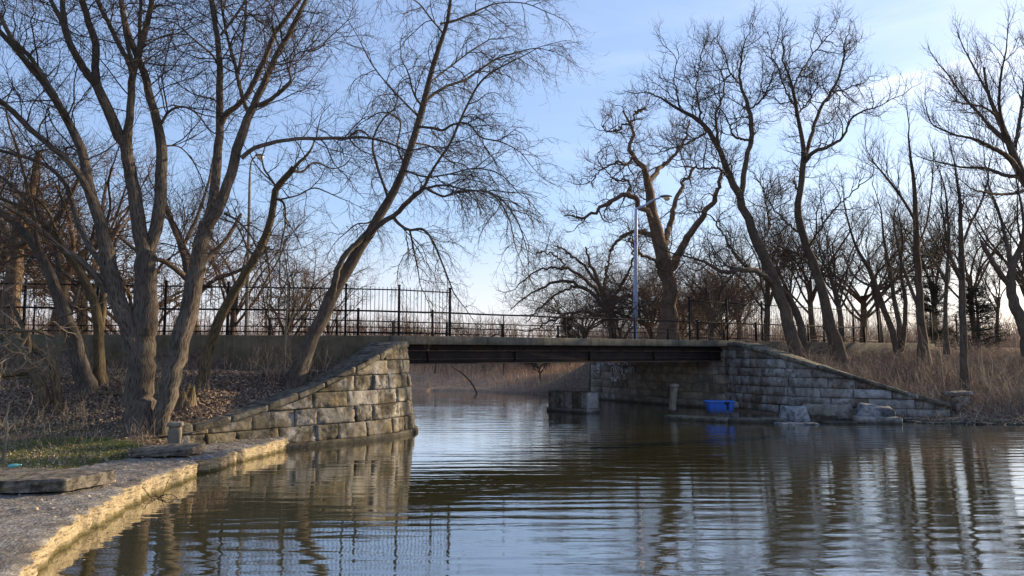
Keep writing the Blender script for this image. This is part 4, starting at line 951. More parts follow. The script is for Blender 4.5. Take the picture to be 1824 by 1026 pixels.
# T2 leaning weeping tree over the wing wall
T2 = [
 L_((521, 692, 34), (536, 648, 32), (556, 600, 30), (580, 550, 29), (606, 500, 27), (634, 452, 25), (660, 410, 22), (684, 372, 20), (702, 338, 18), (720, 296, 16), (735, 252, 15), (748, 208, 14), (758, 170, 13), (770, 120, 11), (784, 78, 10), (797, 38, 8), (803, 0, 7), (806, -50, 4), t=.45),
 L_((592, 528, 14, -.1), (597, 498, 14, -.3), (606, 470, 13, -.3), (622, 446, 12, -.3), (640, 430, 12, -.2), (652, 415, 10, -.1), t=.9),
 L_((650, 425, 14, 0), (676, 400, 12, -.4), (704, 382, 11, -.7), (730, 356, 11, -1.), (748, 340, 10, -1.2), (757, 332, 9, -1.3), t=.6),
 L_((755, 334, 7, -1.3), (772, 300, 6, -1.4), (798, 262, 6, -1.5), (818, 218, 6, -1.6), (836, 180, 5, -1.7), (856, 146, 5, -1.8), (880, 126, 4, -1.9), (915, 108, 3, -2.), (950, 90, 2, -2.1), t=.15),
 L_((757, 334, 6, -1.3), (775, 344, 6, -1.2), (790, 350, 5, -1.1), (812, 342, 5, -1.), (840, 340, 4, -.9), (872, 342, 4, -.8), (900, 362, 3.5, -.7), (925, 402, 3, -.6), (940, 450, 2, -.5), t=.1),
 L_((757, 336, 6, -1.3), (790, 330, 5, -1.8), (830, 338, 4, -2.3), (875, 345, 4, -2.7), (905, 385, 3, -3.), (918, 440, 2, -3.2), t=.1),
 L_((700, 386, 8, -.6), (712, 400, 7, -.8), (730, 410, 6, -1.), (752, 408, 6, -1.2), (770, 428, 5, -1.3), (786, 465, 4, -1.4), (803, 508, 3, -1.4), t=.1),
 L_((730, 410, 5, -1.), (736, 440, 4, -1.1), (744, 478, 3, -1.1), (748, 505, 2, -1.1), t=.1),
 L_((752, 190, 5, .0), (742, 176, 5, .1), (733, 155, 4, .2), (730, 138, 4, .4), (724, 122, 3, .5), t=.1),
 L_((752, 186, 6, 0), (772, 168, 7, .4), (800, 152, 6, .9), (830, 142, 5.5, 1.3), (858, 122, 5, 1.7), (885, 105, 4, 2.), (925, 92, 3, 2.3), (958, 86, 2, 2.5), (985, 92, 1.5, 2.6), t=.1),
 L_((785, 42, 5, 0), (806, 38, 5, .3), (832, 28, 5, .7), (858, 16, 4, 1.), (885, 6, 3, 1.2), (935, 6, 2.5, 1.4), (975, 22, 2, 1.5), t=.1),
 L_((744, 226, 6, 0), (772, 228, 6, -.4), (788, 232, 6, -.7), (806, 222, 5, -.9), (834, 220, 4, -1.2), (856, 244, 3.5, -1.4), (890, 252, 3, -1.6), (925, 270, 2, -1.8), (950, 300, 1.5, -1.9), t=.1),
 L_((693, 358, 7, 0), (682, 325, 6, .3), (670, 290, 6, .8), (664, 254, 5, 1.), (680, 215, 4, 1.2), (704, 190, 3, 1.3), (710, 150, 2, 1.4), t=.2),
 L_((665, 250, 4, 1.), (640, 232, 4, 1.3), (610, 250, 3, 1.6), (585, 240, 2, 1.9), t=.1),
 L_((722, 296, 5, 0), (708, 262, 4, .4), (712, 215, 4, .9), (680, 200, 3, 1.3), (650, 215, 2, 1.7), t=.1),
 L_((690, 360, 6, 0), (660, 395, 3, .6), (634, 400, 3, 1.), (610, 420, 2, 1.2), t=.1),
 L_((734, 254, 4, 0), (770, 262, 4, .6), (800, 286, 3, 1.1), (830, 296, 2.5, 1.5), (850, 330, 2, 1.8), t=.1),
 L_((762, 150, 4, 0), (800, 120, 4, .9), (840, 90, 3, 1.6), (872, 70, 2.5, 2.2), t=.1),
 L_((790, 60, 4, 0), (765, 30, 4, -.6), (745, 5, 3, -1.), (720, -10, 2, -1.3), t=.1),
 L_((716, 302, 5, 0), (760, 315, 4, -.4), (800, 310, 3.5, -.8), (845, 300, 3, -1.2), (890, 310, 2.5, -1.5), (925, 345, 2, -1.7), t=.1),
 L_((747, 210, 5, 0), (690, 150, 3, -.6), (660, 110, 3, -1.1), (640, 70, 2, -1.5), t=.1),
]
tree('weeping_tree', 'leaning tree with drooping budded branches behind the stone wing wall', limbs_from_px(T2, 18.6, .82), WEEP, M_bark, M_twig2, 1)
# T3 curved tree between
T3 = [
 L_((353, 705, 22), (364, 660, 21), (376, 610, 20), (390, 570, 19), (412, 528, 18), (436, 490, 17), (462, 446, 16), (474, 418, 15), (484, 385, 14), (488, 352, 13), (496, 330, 13), (514, 312, 12), (524, 298, 11), t=.7),
 L_((522, 302, 8), (532, 290, 7), (545, 278, 6), (556, 262, 4), (560, 250, 3), t=.1),
 L_((520, 304, 6), (538, 306, 5, .3), (560, 290, 4, .6), (590, 300, 3, .9), t=.1),
 L_((494, 335, 5), (480, 315, 4, .4), (470, 300, 4, .7), (466, 280, 3, .9), t=.1),
 L_((488, 352, 6), (505, 362, 5, -.3), (508, 400, 4, -.5), (500, 440, 3, -.6), (498, 500, 3, -.7), t=.1),
 L_((500, 355, 4), (530, 348, 3, -.5), (560, 335, 3, -.9), (600, 350, 2, -1.2), t=.1),
 L_((455, 458, 4), (440, 440, 4, .5), (420, 400, 3, .9), (395, 390, 3, 1.2), t=.1),
 L_((470, 430, 4), (478, 470, 4, -.4), (482, 520, 3, -.6), (478, 560, 2, -.7), t=.1),
]
s3 = dict(MAPLE, d1=2.6, l1=(.5, 1.6), tip1=(0, 0, -.2), t2=(0, 0, -.2)); tree('crooked_tree', 'slim crooked tree with a bent mossy top between the two big left trees', limbs_from_px(T3, 17.6), s3, M_bark2, M_twig, 1)
# far left trunks
T4 = [
 L_((158, 700, 30), (148, 660, 29), (128, 600, 27), (112, 550, 24), (96, 505, 21), (72, 455, 18), (48, 418, 16), (20, 392, 14), (-15, 370, 12), (-60, 340, 7), t=.4),
 L_((100, 515, 12), (104, 470, 10, .5), (92, 420, 9, .9), (60, 370, 8, 1.2), (20, 330, 6, 1.5), (-20, 300, 4, 1.7), t=.2),
 L_((120, 570, 9), (135, 530, 7, .6), (150, 480, 6, .9), (160, 430, 5, 1.2), t=.2),
 L_((70, 452, 9), (62, 400, 8, -.4), (50, 340, 7, -.7), (35, 280, 5, -.9), t=.2),
]
tree('leaning_tree', 'dark trunk leaning left before the retaining wall, left of the mossy-footed tree', limbs_from_px(T4, 17.2), dict(MAPLE, d1=2.2), M_bark, M_twig, 1)
T5 = [
 L_((182, 702, 24), (176, 655, 20), (176, 600, 19), (170, 550, 18), (155, 508, 17), (138, 478, 15), (120, 452, 14), (104, 425, 12), (80, 400, 10), (40, 370, 8), (-10, 350, 5), t=.4),
 L_((176, 600, 14), (182, 560, 14, .1), (184, 515, 12, .2), (182, 470, 9, .3), (186, 420, 7, .5), (196, 370, 5, .7), t=.4),
 L_((118, 450, 8), (98, 410, 7, -.5), (88, 380, 6, -.8), (60, 350, 5, -1.), (20, 340, 3, -1.2), t=.1),
 L_((150, 500, 6), (130, 500, 6, .5), (95, 470, 5, .9), (50, 455, 4, 1.2), (0, 470, 3, 1.4), t=.1),
]
tree('forked_tree', 'slender forked tree with a sunlit yellow mossy foot against the retaining wall', limbs_from_px(T5, 17.6), dict(MAPLE, d1=2.2), M_bark2, M_twig, 1, flare=1.7)
# trees behind the left fence
def T_far(name, label, lines, D, st, bark=M_bark3, tw=M_twig, zig=.0, flare=1.3, nthick=1): return tree(name, label, limbs_from_px(lines, D, zig=zig), st, bark, tw, nthick, ridge=.05, flare=flare)
OAKD = dict(OAK, d1=1.6, d2=2.8, r1=.035, r2=.016, r3=.011)
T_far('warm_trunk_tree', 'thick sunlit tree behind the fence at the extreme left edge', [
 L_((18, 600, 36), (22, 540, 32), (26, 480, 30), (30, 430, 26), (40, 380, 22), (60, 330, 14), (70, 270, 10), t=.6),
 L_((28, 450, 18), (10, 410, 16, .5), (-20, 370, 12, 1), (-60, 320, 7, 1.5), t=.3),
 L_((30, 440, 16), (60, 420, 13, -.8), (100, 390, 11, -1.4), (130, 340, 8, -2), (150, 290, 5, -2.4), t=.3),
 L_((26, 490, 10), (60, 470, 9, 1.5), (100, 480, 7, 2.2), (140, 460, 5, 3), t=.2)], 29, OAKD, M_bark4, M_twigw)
T_far('gnarled_tree', 'gnarled sunlit tree behind the fence left of the biggest trunk', [
 L_((100, 600, 26), (105, 560, 24), (112, 520, 22), (124, 480, 18), (150, 450, 14), (190, 430, 11), (215, 400, 8), t=.4),
 L_((110, 530, 14), (90, 480, 11, 1), (70, 440, 9, 1.6), (60, 390, 7, 2.2), t=.3),
 L_((124, 482, 12), (130, 430, 9, -1), (120, 380, 7, -1.6), (100, 330, 5, -2), t=.3),
 L_((150, 450, 10), (180, 410, 8, 1.5), (185, 350, 6, 2.4), (200, 300, 4, 3), t=.2)], 31, OAKD, M_bark4, M_twigw)
T_far('hidden_tree', 'broad tree behind the fence glimpsed between the two stems of the biggest left tree', [
 L_((345, 600, 22), (340, 540, 20), (335, 480, 18), (320, 430, 14), (300, 380, 10), (285, 330, 6), t=.35),
 L_((338, 520, 13), (360, 470, 12, 1), (400, 430, 9, 1.6), (430, 380, 6, 2), t=.2),
 L_((336, 500, 12), (300, 470, 10, -1), (250, 450, 8, -2), (210, 420, 5, -3), t=.2),
 L_((338, 540, 9), (380, 500, 8, -1), (430, 480, 7, -2), (480, 440, 5, -3), t=.2),
 L_((325, 440, 8), (350, 390, 7, 1), (370, 330, 5, 2), (380, 280, 3, 3), t=.2)], 36, OAKD, M_bark3, M_twigw)
# right bank --------------------------------------------------------
R1 = [
 L_((1494, 630, 24), (1484, 590, 22), (1472, 545, 20), (1460, 502, 18), (1447, 468, 16), (1436, 435, 15), (1426, 405, 15), (1422, 375, 14), (1424, 345, 12), (1430, 305, 12), (1432, 280, 11), (1430, 254, 9), (1424, 225, 8), (1418, 190, 7), (1413, 165, 6), (1404, 130, 4.5), (1392, 105, 3), t=.55),
 L_((1430, 292, 9), (1442, 255, 8, .4), (1452, 220, 7, .8), (1462, 192, 6, 1.), (1480, 164, 5.5, 1.3), (1494, 135, 4.5, 1.6), (1502, 104, 4, 1.8), (1504, 75, 2.5, 2.), t=.25),
 L_((1434, 288, 9), (1448, 272, 8, -.4), (1466, 265, 7, -.8), (1488, 255, 6, -1.2), (1504, 240, 5, -1.5), (1518, 212, 4, -1.8), (1535, 200, 3.5, -2), (1562, 190, 2.5, -2.3), t=.15),
 L_((1424, 350, 5), (1415, 325, 4, .2), (1412, 322, 2.5, .3), t=.99),
 L_((1416, 190, 4), (1398, 160, 3.5, -.4), (1385, 120, 3, -.8), (1375, 100, 2, -1), t=.1),
 L_((1413, 160, 4), (1425, 130, 3.5, .6), (1445, 100, 3, 1.1), (1470, 70, 2.5, 1.5), (1488, 50, 1.5, 1.8), t=.1),
 L_((1419, 205, 3), (1440, 180, 3, .8), (1452, 160, 2, 1.2), t=.1),
 L_((1440, 440, 5), (1460, 410, 4, -.8), (1490, 370, 3, -1.5), (1530, 330, 2.5, -2.2), t=.2),
 L_((1430, 420, 5), (1400, 395, 4, .8), (1370, 360, 3, 1.5), (1350, 320, 2, 2), t=.2),
 L_((1465, 520, 5), (1440, 470, 5, 1.), (1415, 450, 4, 1.6), (1390, 440, 3, 2.2), (1360, 400, 2, 2.8), t=.2),
 L_((1480, 164, 3.5, 1.3), (1500, 160, 3, 1.6), (1530, 150, 2.5, 2.), t=.1)]
R2 = [
 L_((1424, 648, 26), (1412, 610, 25), (1402, 570, 24), (1388, 525, 22), (1372, 488, 21), (1352, 440, 20), (1338, 405, 18), (1326, 375, 17), (1316, 345, 16), (1303, 322, 14), (1290, 290, 12), (1278, 260, 11), (1262, 234, 10), (1246, 216, 9), (1226, 204, 7.5), (1208, 194, 6), (1188, 180, 5), (1174, 172, 3), t=.5),
 L_((1318, 350, 11), (1324, 318, 11, .3), (1332, 275, 10, .6), (1340, 242, 10, .8), (1337, 215, 9, .9), (1332, 192, 8, 1.), (1326, 172, 6, 1.1), (1320, 155, 5.5, 1.2), (1318, 128, 4.5, 1.3), (1322, 92, 3.5, 1.4), (1330, 65, 2, 1.5), t=.3),
 L_((1336, 250, 5, .8), (1322, 248, 5, .5), (1308, 242, 5, .2), (1302, 232, 4, .1), (1300, 220, 3, 0), t=.3),
 L_((1281, 265, 6), (1276, 235, 6, -.4), (1275, 205, 5, -.7), (1284, 180, 4, -1), (1290, 150, 3, -1.2), (1280, 120, 2, -1.4), t=.2),
 L_((1248, 217, 5), (1245, 190, 4, .5), (1240, 160, 3.5, .9), (1245, 125, 2.5, 1.2), (1250, 95, 2, 1.5), t=.2),
 L_((1262, 234, 5), (1235, 250, 4, .5), (1205, 262, 3, 1.), (1180, 270, 2, 1.3), t=.1),
 L_((1382, 512, 14), (1366, 494, 12, -.3), (1344, 482, 11, -.6), (1318, 480, 10, -.9), (1292, 486, 8, -1.1), (1262, 470, 6, -1.4), (1235, 460, 4, -1.7), (1205, 452, 3, -2), t=.25),
 L_((1340, 482, 6, -.6), (1310, 455, 5, 0), (1290, 420, 4, .5), (1270, 390, 3, .8), t=.2),
 L_((1333, 195, 4, 1.), (1355, 180, 4, .6), (1372, 150, 3, .2), (1380, 120, 2, 0), t=.1),
 L_((1322, 155, 4, 1.2), (1302, 130, 3.5, 1.7), (1290, 95, 2.5, 2), (1280, 75, 1.5, 2.3), t=.1),
 L_((1210, 194, 4), (1205, 165, 3, -.5), (1200, 140, 2.5, -.8), (1205, 115, 2, -1), t=.1),
 L_((1300, 318, 5), (1280, 300, 4.5, -.8), (1250, 300, 4, -1.5), (1215, 295, 2.5, -2.2), t=.2),
 L_((1350, 440, 5), (1372, 400, 4, .8), (1365, 360, 3, 1.3), (1380, 320, 2, 1.8), t=.2)]
tree('locust_tree', 'tall dark zigzag tree with two crown forks, right of the double-trunked one', limbs_from_px(R1, 29.5, zig=.02), LOCUST, M_bark3, M_twig, 1)
R2b = limbs_from_px(R2, 28.5, zig=.02)
r2x = limbs_from_px([L_((1432, 640, 15, .6), (1430, 600, 15, .6), (1420, 560, 14, .5), (1405, 530, 13, .4), (1388, 512, 12, .2), t=.99)], 28.5)
tree('locust_tree', 'tall double-trunked leaning tree whose crown bends left over the abutment', R2b+r2x, LOCUST, M_bark3, M_twig, 1)
R3 = [
 L_((1194, 606, 34), (1192, 560, 30), (1191, 514, 29), (1184, 470, 30), (1174, 435, 28), (1168, 405, 25), (1164, 380, 22), (1159, 345, 18), (1154, 315, 14), (1142, 295, 11), (1128, 280, 9), (1122, 262, 8), (1128, 240, 7), (1120, 218, 5), (1112, 200, 3), t=.55),
 L_((1156, 322, 11), (1172, 302, 9, 1), (1188, 290, 8, 1.6), (1205, 270, 6, 2), (1222, 240, 5, 2.4), (1230, 215, 3, 2.8), t=.3),
 L_((1192, 480, 18), (1210, 448, 16, -.8), (1232, 412, 14, -1.4), (1252, 382, 12, -1.8), (1268, 360, 10, -2.1), (1278, 335, 8, -2.4), (1284, 312, 6, -2.7), (1300, 290, 4, -3), t=.35),
 L_((1180, 440, 14), (1192, 405, 12, 1.5), (1200, 370, 10, 2.2), (1215, 330, 7, 3), (1235, 300, 5, 3.5), t=.35),
 L_((1168, 398, 13), (1150, 378, 11, -.6), (1132, 358, 11, -1), (1118, 346, 10, -1.3), (1102, 350, 9, -1.6), (1086, 362, 8, -1.8), (1065, 372, 7, -2), (1042, 388, 5, -2.3), (1022, 384, 3.5, -2.6), (1000, 388, 2.5, -3), t=.2),
 L_((1120, 346, 6, -1.3), (1125, 332, 5, -1), (1118, 322, 4, -.8), (1095, 318, 3, -.5), (1075, 300, 2, 0), t=.1),
 L_((1172, 430, 9), (1156, 415, 8, 1), (1140, 412, 8, 1.6), (1120, 415, 7, 2.2), (1098, 430, 6, 2.8), (1085, 450, 4, 3.2), t=.2),
 L_((1130, 280, 6), (1115, 292, 5, -.6), (1096, 290, 4, -1), (1070, 305, 3, -1.5), (1048, 330, 2, -2), t=.1),
 L_((1122, 218, 4), (1100, 230, 4, .8), (1085, 235, 3, 1.2), (1072, 222, 2, 1.6), t=.1),
 L_((1123, 222, 4), (1135, 200, 4, .5), (1150, 195, 2.5, .9), t=.1),
 L_((1192, 500, 10), (1170, 470, 7, -1), (1140, 450, 6, -2), (1120, 425, 4, -3), t=.2)]
tree('oak_tree', 'big gnarled warm-brown tree standing directly behind the blue-grey street lamp', limbs_from_px([dict(q, t=.12 if i == 0 else q['t']) for i, q in enumerate(R3)], 46, zig=.07), dict(OAK, d1=2.3), M_bark4, M_twigw, 1)
tree('low_tree', 'low wide-spreading tree arching far left over the bridge rail, left of the blue-grey lamp', limbs_from_px([
 L_((1092, 610, 15), (1088, 575, 14), (1080, 545, 13), (1072, 520, 10), (1060, 490, 7), (1048, 462, 5), (1042, 440, 3), t=.5),
 L_((1084, 560, 9), (1060, 528, 8, .8), (1030, 508, 7, 1.5), (1000, 500, 6, 2), (965, 512, 4.5, 2.5), (935, 530, 3, 3), (908, 552, 2, 3.3), t=.2),
 L_((1074, 528, 8), (1045, 500, 7, -1), (1010, 478, 5.5, -1.8), (975, 478, 4, -2.4), (945, 490, 3, -2.8), (920, 512, 2, -3.2), t=.15),
 L_((1010, 478, 4, -1.8), (990, 455, 3.5, -2.2), (968, 448, 2.5, -2.6), (950, 452, 2, -3), t=.1),
 L_((1066, 505, 6), (1035, 470, 5, .6), (1010, 448, 4, 1.2), (988, 436, 2.5, 1.8), t=.1),
 L_((1080, 545, 8), (1105, 510, 7, -1), (1120, 480, 5, -1.8), (1128, 450, 4, -2.4), (1125, 425, 2, -3), t=.2),
 L_((1082, 548, 8), (1108, 530, 7, 1.5), (1140, 520, 5, 2.5), (1165, 500, 3.5, 3.3), (1180, 475, 2, 4), t=.2),
 L_((1074, 520, 7), (1080, 490, 6, 1.6), (1085, 460, 4, 2.5), (1092, 435, 2.5, 3.2), t=.15),
 L_((1086, 570, 8), (1050, 556, 7, -1.5), (1010, 560, 5, -2.6), (975, 575, 3.5, -3.4), (945, 590, 2, -4), t=.2),
 L_((1030, 508, 5, 1.5), (1000, 520, 4.5, 2.6), (965, 545, 3.5, 3.4), (935, 575, 2, 4), t=.1)], 52, zig=.06), dict(OAK, d1=3.6, d2=4., d3=5., l1=(.8, 2.6), r1=.035, r2=.018, r3=.013), M_bark3, M_twig, 1)
# right-hand slim trees and the crown that leans in from outside the frame
tree('slim_tree', 'straight pale slim tree with a fine upright crown in front of the low conifers', limbs_from_px([
 L_((1646, 640, 20), (1642, 590, 16), (1637, 530, 14), (1634, 470, 13), (1632, 420, 11), (1630, 370, 9), (1627, 320, 7), (1622, 280, 5), (1618, 240, 3), t=.3),
 L_((1640, 560, 8), (1625, 520, 7, .5), (1610, 480, 6, .9), (1600, 440, 5, 1.2), (1592, 400, 3, 1.5), t=.3),
 L_((1634, 400, 6), (1608, 355, 5, -.5), (1582, 320, 4, -1), (1562, 296, 3, -1.4), (1550, 280, 2, -1.7), t=.2),
 L_((1634, 440, 5), (1650, 400, 4, .7), (1658, 350, 3, 1.1), (1662, 300, 2, 1.4), t=.2)], 31), UPR, M_bark3, M_twig, 1)
tree('slim_tree', 'slim grey trunk growing out of the right-bank brush nearest the stone seat', limbs_from_px([
 L_((1719, 690, 15), (1717, 640, 14), (1716, 590, 13), (1714, 530, 12), (1713, 470, 11), (1712, 420, 9), (1711, 370, 7), (1706, 330, 5), (1700, 290, 3), t=.4),
 L_((1713, 440, 6), (1728, 400, 5, .5), (1748, 360, 4, .9), (1760, 320, 3, 1.2), t=.2),
 L_((1713, 500, 5), (1698, 470, 5, -.5), (1686, 420, 4, -.8), (1678, 370, 3, -1), t=.2)], 26), UPR, M_bark3, M_twig, 1)
tree('slim_tree', 'thinnest grey trunk between the two straight slim trees on the right', limbs_from_px([
 L_((1686, 620, 9), (1684, 560, 8), (1686, 500, 7), (1690, 440, 6), (1688, 390, 5), (1684, 340, 3), t=.4),
 L_((1686, 500, 5), (1668, 470, 4, .5), (1650, 445, 3, .9), (1640, 410, 2, 1.2), t=.2)], 29), UPR, M_bark3, M_twig, 1)
tree('bent_tree', 'dark forked trunk with a snapped left limb at the right edge of the picture', limbs_from_px([
 L_((1836, 620, 24), (1826, 588, 22), (1812, 555, 20), (1804, 530, 18), (1800, 505, 17), (1802, 480, 14), (1812, 455, 12), (1828, 425, 10), (1850, 390, 6), t=.6),
 L_((1802, 512, 12), (1788, 495, 11), (1774, 475, 10, -.2), (1762, 455, 9, -.3), (1752, 438, 8, -.4), (1747, 428, 5, -.4), t=.9),
 L_((1802, 485, 9), (1796, 450, 8, .5), (1788, 410, 6, .9), (1776, 370, 5, 1.2), (1760, 330, 3, 1.5), t=.2),
 L_((1815, 450, 8), (1824, 410, 7, -.5), (1820, 370, 5, -.9), (1812, 330, 3, -1.2), t=.2)], 25.5), dict(UPR, d1=2.6), M_bark3, M_twig, 1)
tree('spreading_tree', 'big tree at the right edge whose fan of branches sweeps up to the left', limbs_from_px([
 L_((1990, 650, 40), (1965, 560, 36), (1930, 480, 33), (1890, 410, 30), (1850, 350, 26), (1822, 315, 20), (1806, 275, 15), (1792, 240, 12), (1775, 205, 9), (1760, 165, 6), (1752, 120, 4), t=.6),
 L_((1818, 308, 12), (1795, 280, 10, -.5), (1765, 262, 8, -1), (1735, 248, 6, -1.4), (1700, 240, 4, -1.8), (1665, 225, 3, -2.2), t=.15),
 L_((1800, 258, 9), (1770, 232, 7, .8), (1742, 200, 5, 1.3), (1715, 170, 4, 1.8), (1690, 135, 3, 2.2), t=.15),
 L_((1790, 236, 8), (1780, 190, 6, -.9), (1782, 140, 5, -1.5), (1790, 100, 3, -2), t=.2),
 L_((1806, 276, 8), (1815, 220, 7, .5), (1824, 160, 5, 1), (1830, 100, 4, 1.5), (1826, 70, 2, 2), t=.2),
 L_((1822, 315, 9), (1790, 312, 7, 1), (1755, 300, 6, 1.7), (1715, 298, 4, 2.4), (1680, 290, 3, 3), t=.15),
 L_((1838, 335, 9), (1805, 345, 6, -1), (1770, 345, 5, -1.8), (1740, 340, 3, -2.5), t=.15),
 L_((1762, 170, 5), (1740, 130, 4, .5), (1722, 95, 3, 1), t=.2),
 L_((1776, 206, 6), (1750, 190, 4, -1), (1720, 185, 3, -1.6), (1695, 180, 2, -2.2), t=.1),
 L_((1850, 350, 12), (1870, 280, 10, 0), (1880, 200, 7, .5), (1885, 120, 4, 1), t=.3)], 27.5), dict(UPR, d1=4.2, d2=6., l1=(.8, 2.4), t1=(-.1, 0, .35)), M_bark3, M_twig, 1)
tree('clump_tree', 'clump of thin curving stems behind the fence, left of the straight pale slim tree', limbs_from_px([
 L_((1598, 625, 13), (1590, 590, 12), (1574, 550, 11), (1560, 510, 9), (1548, 480, 8), (1530, 450, 6), (1515, 410, 4), (1505, 370, 3), t=.3),
 L_((1602, 625, 11), (1602, 580, 10, .4), (1592, 530, 8, .8), (1585, 480, 7, 1.1), (1575, 430, 5, 1.4), (1570, 380, 3, 1.7), t=.3),
 L_((1606, 625, 10), (1612, 575, 9, -.4), (1612, 530, 8, -.7), (1604, 480, 6, -1), (1608, 430, 4, -1.3), (1600, 380, 2, -1.6), t=.3),
 L_((1560, 510, 6), (1540, 505, 5, .8), (1520, 490, 4, 1.4), (1500, 450, 3, 2), t=.1)], 33), dict(UPR, w1=.2, w2=.24, a1=(.5, 1.)), M_bark3, M_twig, 1, flare=1.1)
# generic background trees ------------------------------------------------------
def generic(h, kind, seed):
    global R
    keep = R; R = np.random.default_rng(seed); r0 = h*(.019 if kind != 'upr' else .011); lm = []
    th = h*(.30 if kind == 'round' else .45)
    T = catmull(np.array([[0, 0, -.3], [R.normal(0, .1), R.normal(0, .1), th*.5], [R.normal(0, .3), R.normal(0, .3), th]]), NP)
    lm.append((T, np.linspace(r0*1.15, r0*.8, NP), .8))
    n = {'round': 12, 'upr': 8, 'tall': 9}[kind]
    for k in range(n):
        a = k*2.4+R.random(); s = R.uniform(.55, 1.) if k else 1.; sp = {'round': .95, 'upr': .22, 'tall': .45}[kind]*R.uniform(.7, 1.2)
        st_ = T[int(NP*s*.98)-1]; l = (h-st_[2])*R.uniform(.75, 1.)
        d = np.array([math.cos(a)*sp, math.sin(a)*sp, 1.]); d /= np.linalg.norm(d)
        P = [st_]
        for q in range(7):
            d = d+R.normal(0, .16, 3)+np.array([math.cos(a)*.02, math.sin(a)*.02, .05 if kind != 'round' else -.03]); d /= np.linalg.norm(d); P.append(P[-1]+d*l/7*1.1)
        lm.append((catmull(np.array(P), NP), np.linspace(r0*.42, r0*.06, NP), .2))
    st = {'round': dict(OAK, d1=3., d2=4.2, d3=4.4, l1=(.8, 2.4), r1=.035, r2=.018, r3=.013), 'upr': dict(UPR, d1=3.2, d2=4.8, d3=4.4, r3=.010, r2=.014), 'tall': dict(LOCUST, d1=3., d2=4.4, d3=4.6, r3=.012, r2=.018)}[kind]
    sets = crown(lm, st)
    tv = tubes(np.array([x[0] for x in lm]), np.array([x[1] for x in lm]), 9, .04)
    HH[(kind, seed)] = float(np.percentile(np.concatenate([x[0].reshape(-1, 3) for x in sets])[:, 2], 99.6))
    tm = meshdata('trunk', tv[0], tv[1], M_bark3, True, {'bark': tv[2]})
    out = []
    for P, Rr, sd_ in sets:
        V, F, _ = tubes(P, Rr, sd_); out.append((V, F, np.repeat(R.random(len(P)), P.shape[1]*sd_)))
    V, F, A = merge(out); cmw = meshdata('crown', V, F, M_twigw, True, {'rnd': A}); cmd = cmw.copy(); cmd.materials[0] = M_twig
    R = keep; return tm, cmw, cmd, HH[(kind, seed)]
HH = {}
PROT = {('round', 0): generic(8, 'round', 11), ('round', 1): generic(8, 'round', 12), ('tall', 0): generic(12, 'tall', 13), ('tall', 1): generic(12, 'tall', 14), ('upr', 0): generic(9, 'upr', 15), ('upr', 1): generic(9, 'upr', 16)}
def bgtree(px, D, toppy, kind, var, dark, label, name=None, rot=0., z=None, wide=1.):
    p = pix(px, 600, D); zb = hz(p[0], p[1]) if z is None else z; top = pix(px, toppy, D)[2]; tm, cw, cdk, hh_ = PROT[(kind, var)]; s = (top-zb)/hh_
    t = thing(name or {'round': 'round_tree', 'tall': 'tall_tree', 'upr': 'upright_tree'}[kind], (p[0], p[1], zb), label, 'tree', 'bare trees in the park beyond the bridge')
    t.scale = (s*wide, s*wide, s); t.rotation_euler = (0, 0, rot)
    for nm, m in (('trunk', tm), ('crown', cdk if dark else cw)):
        o = bpy.data.objects.new(nm, m); COL.objects.link(o); o.parent = t
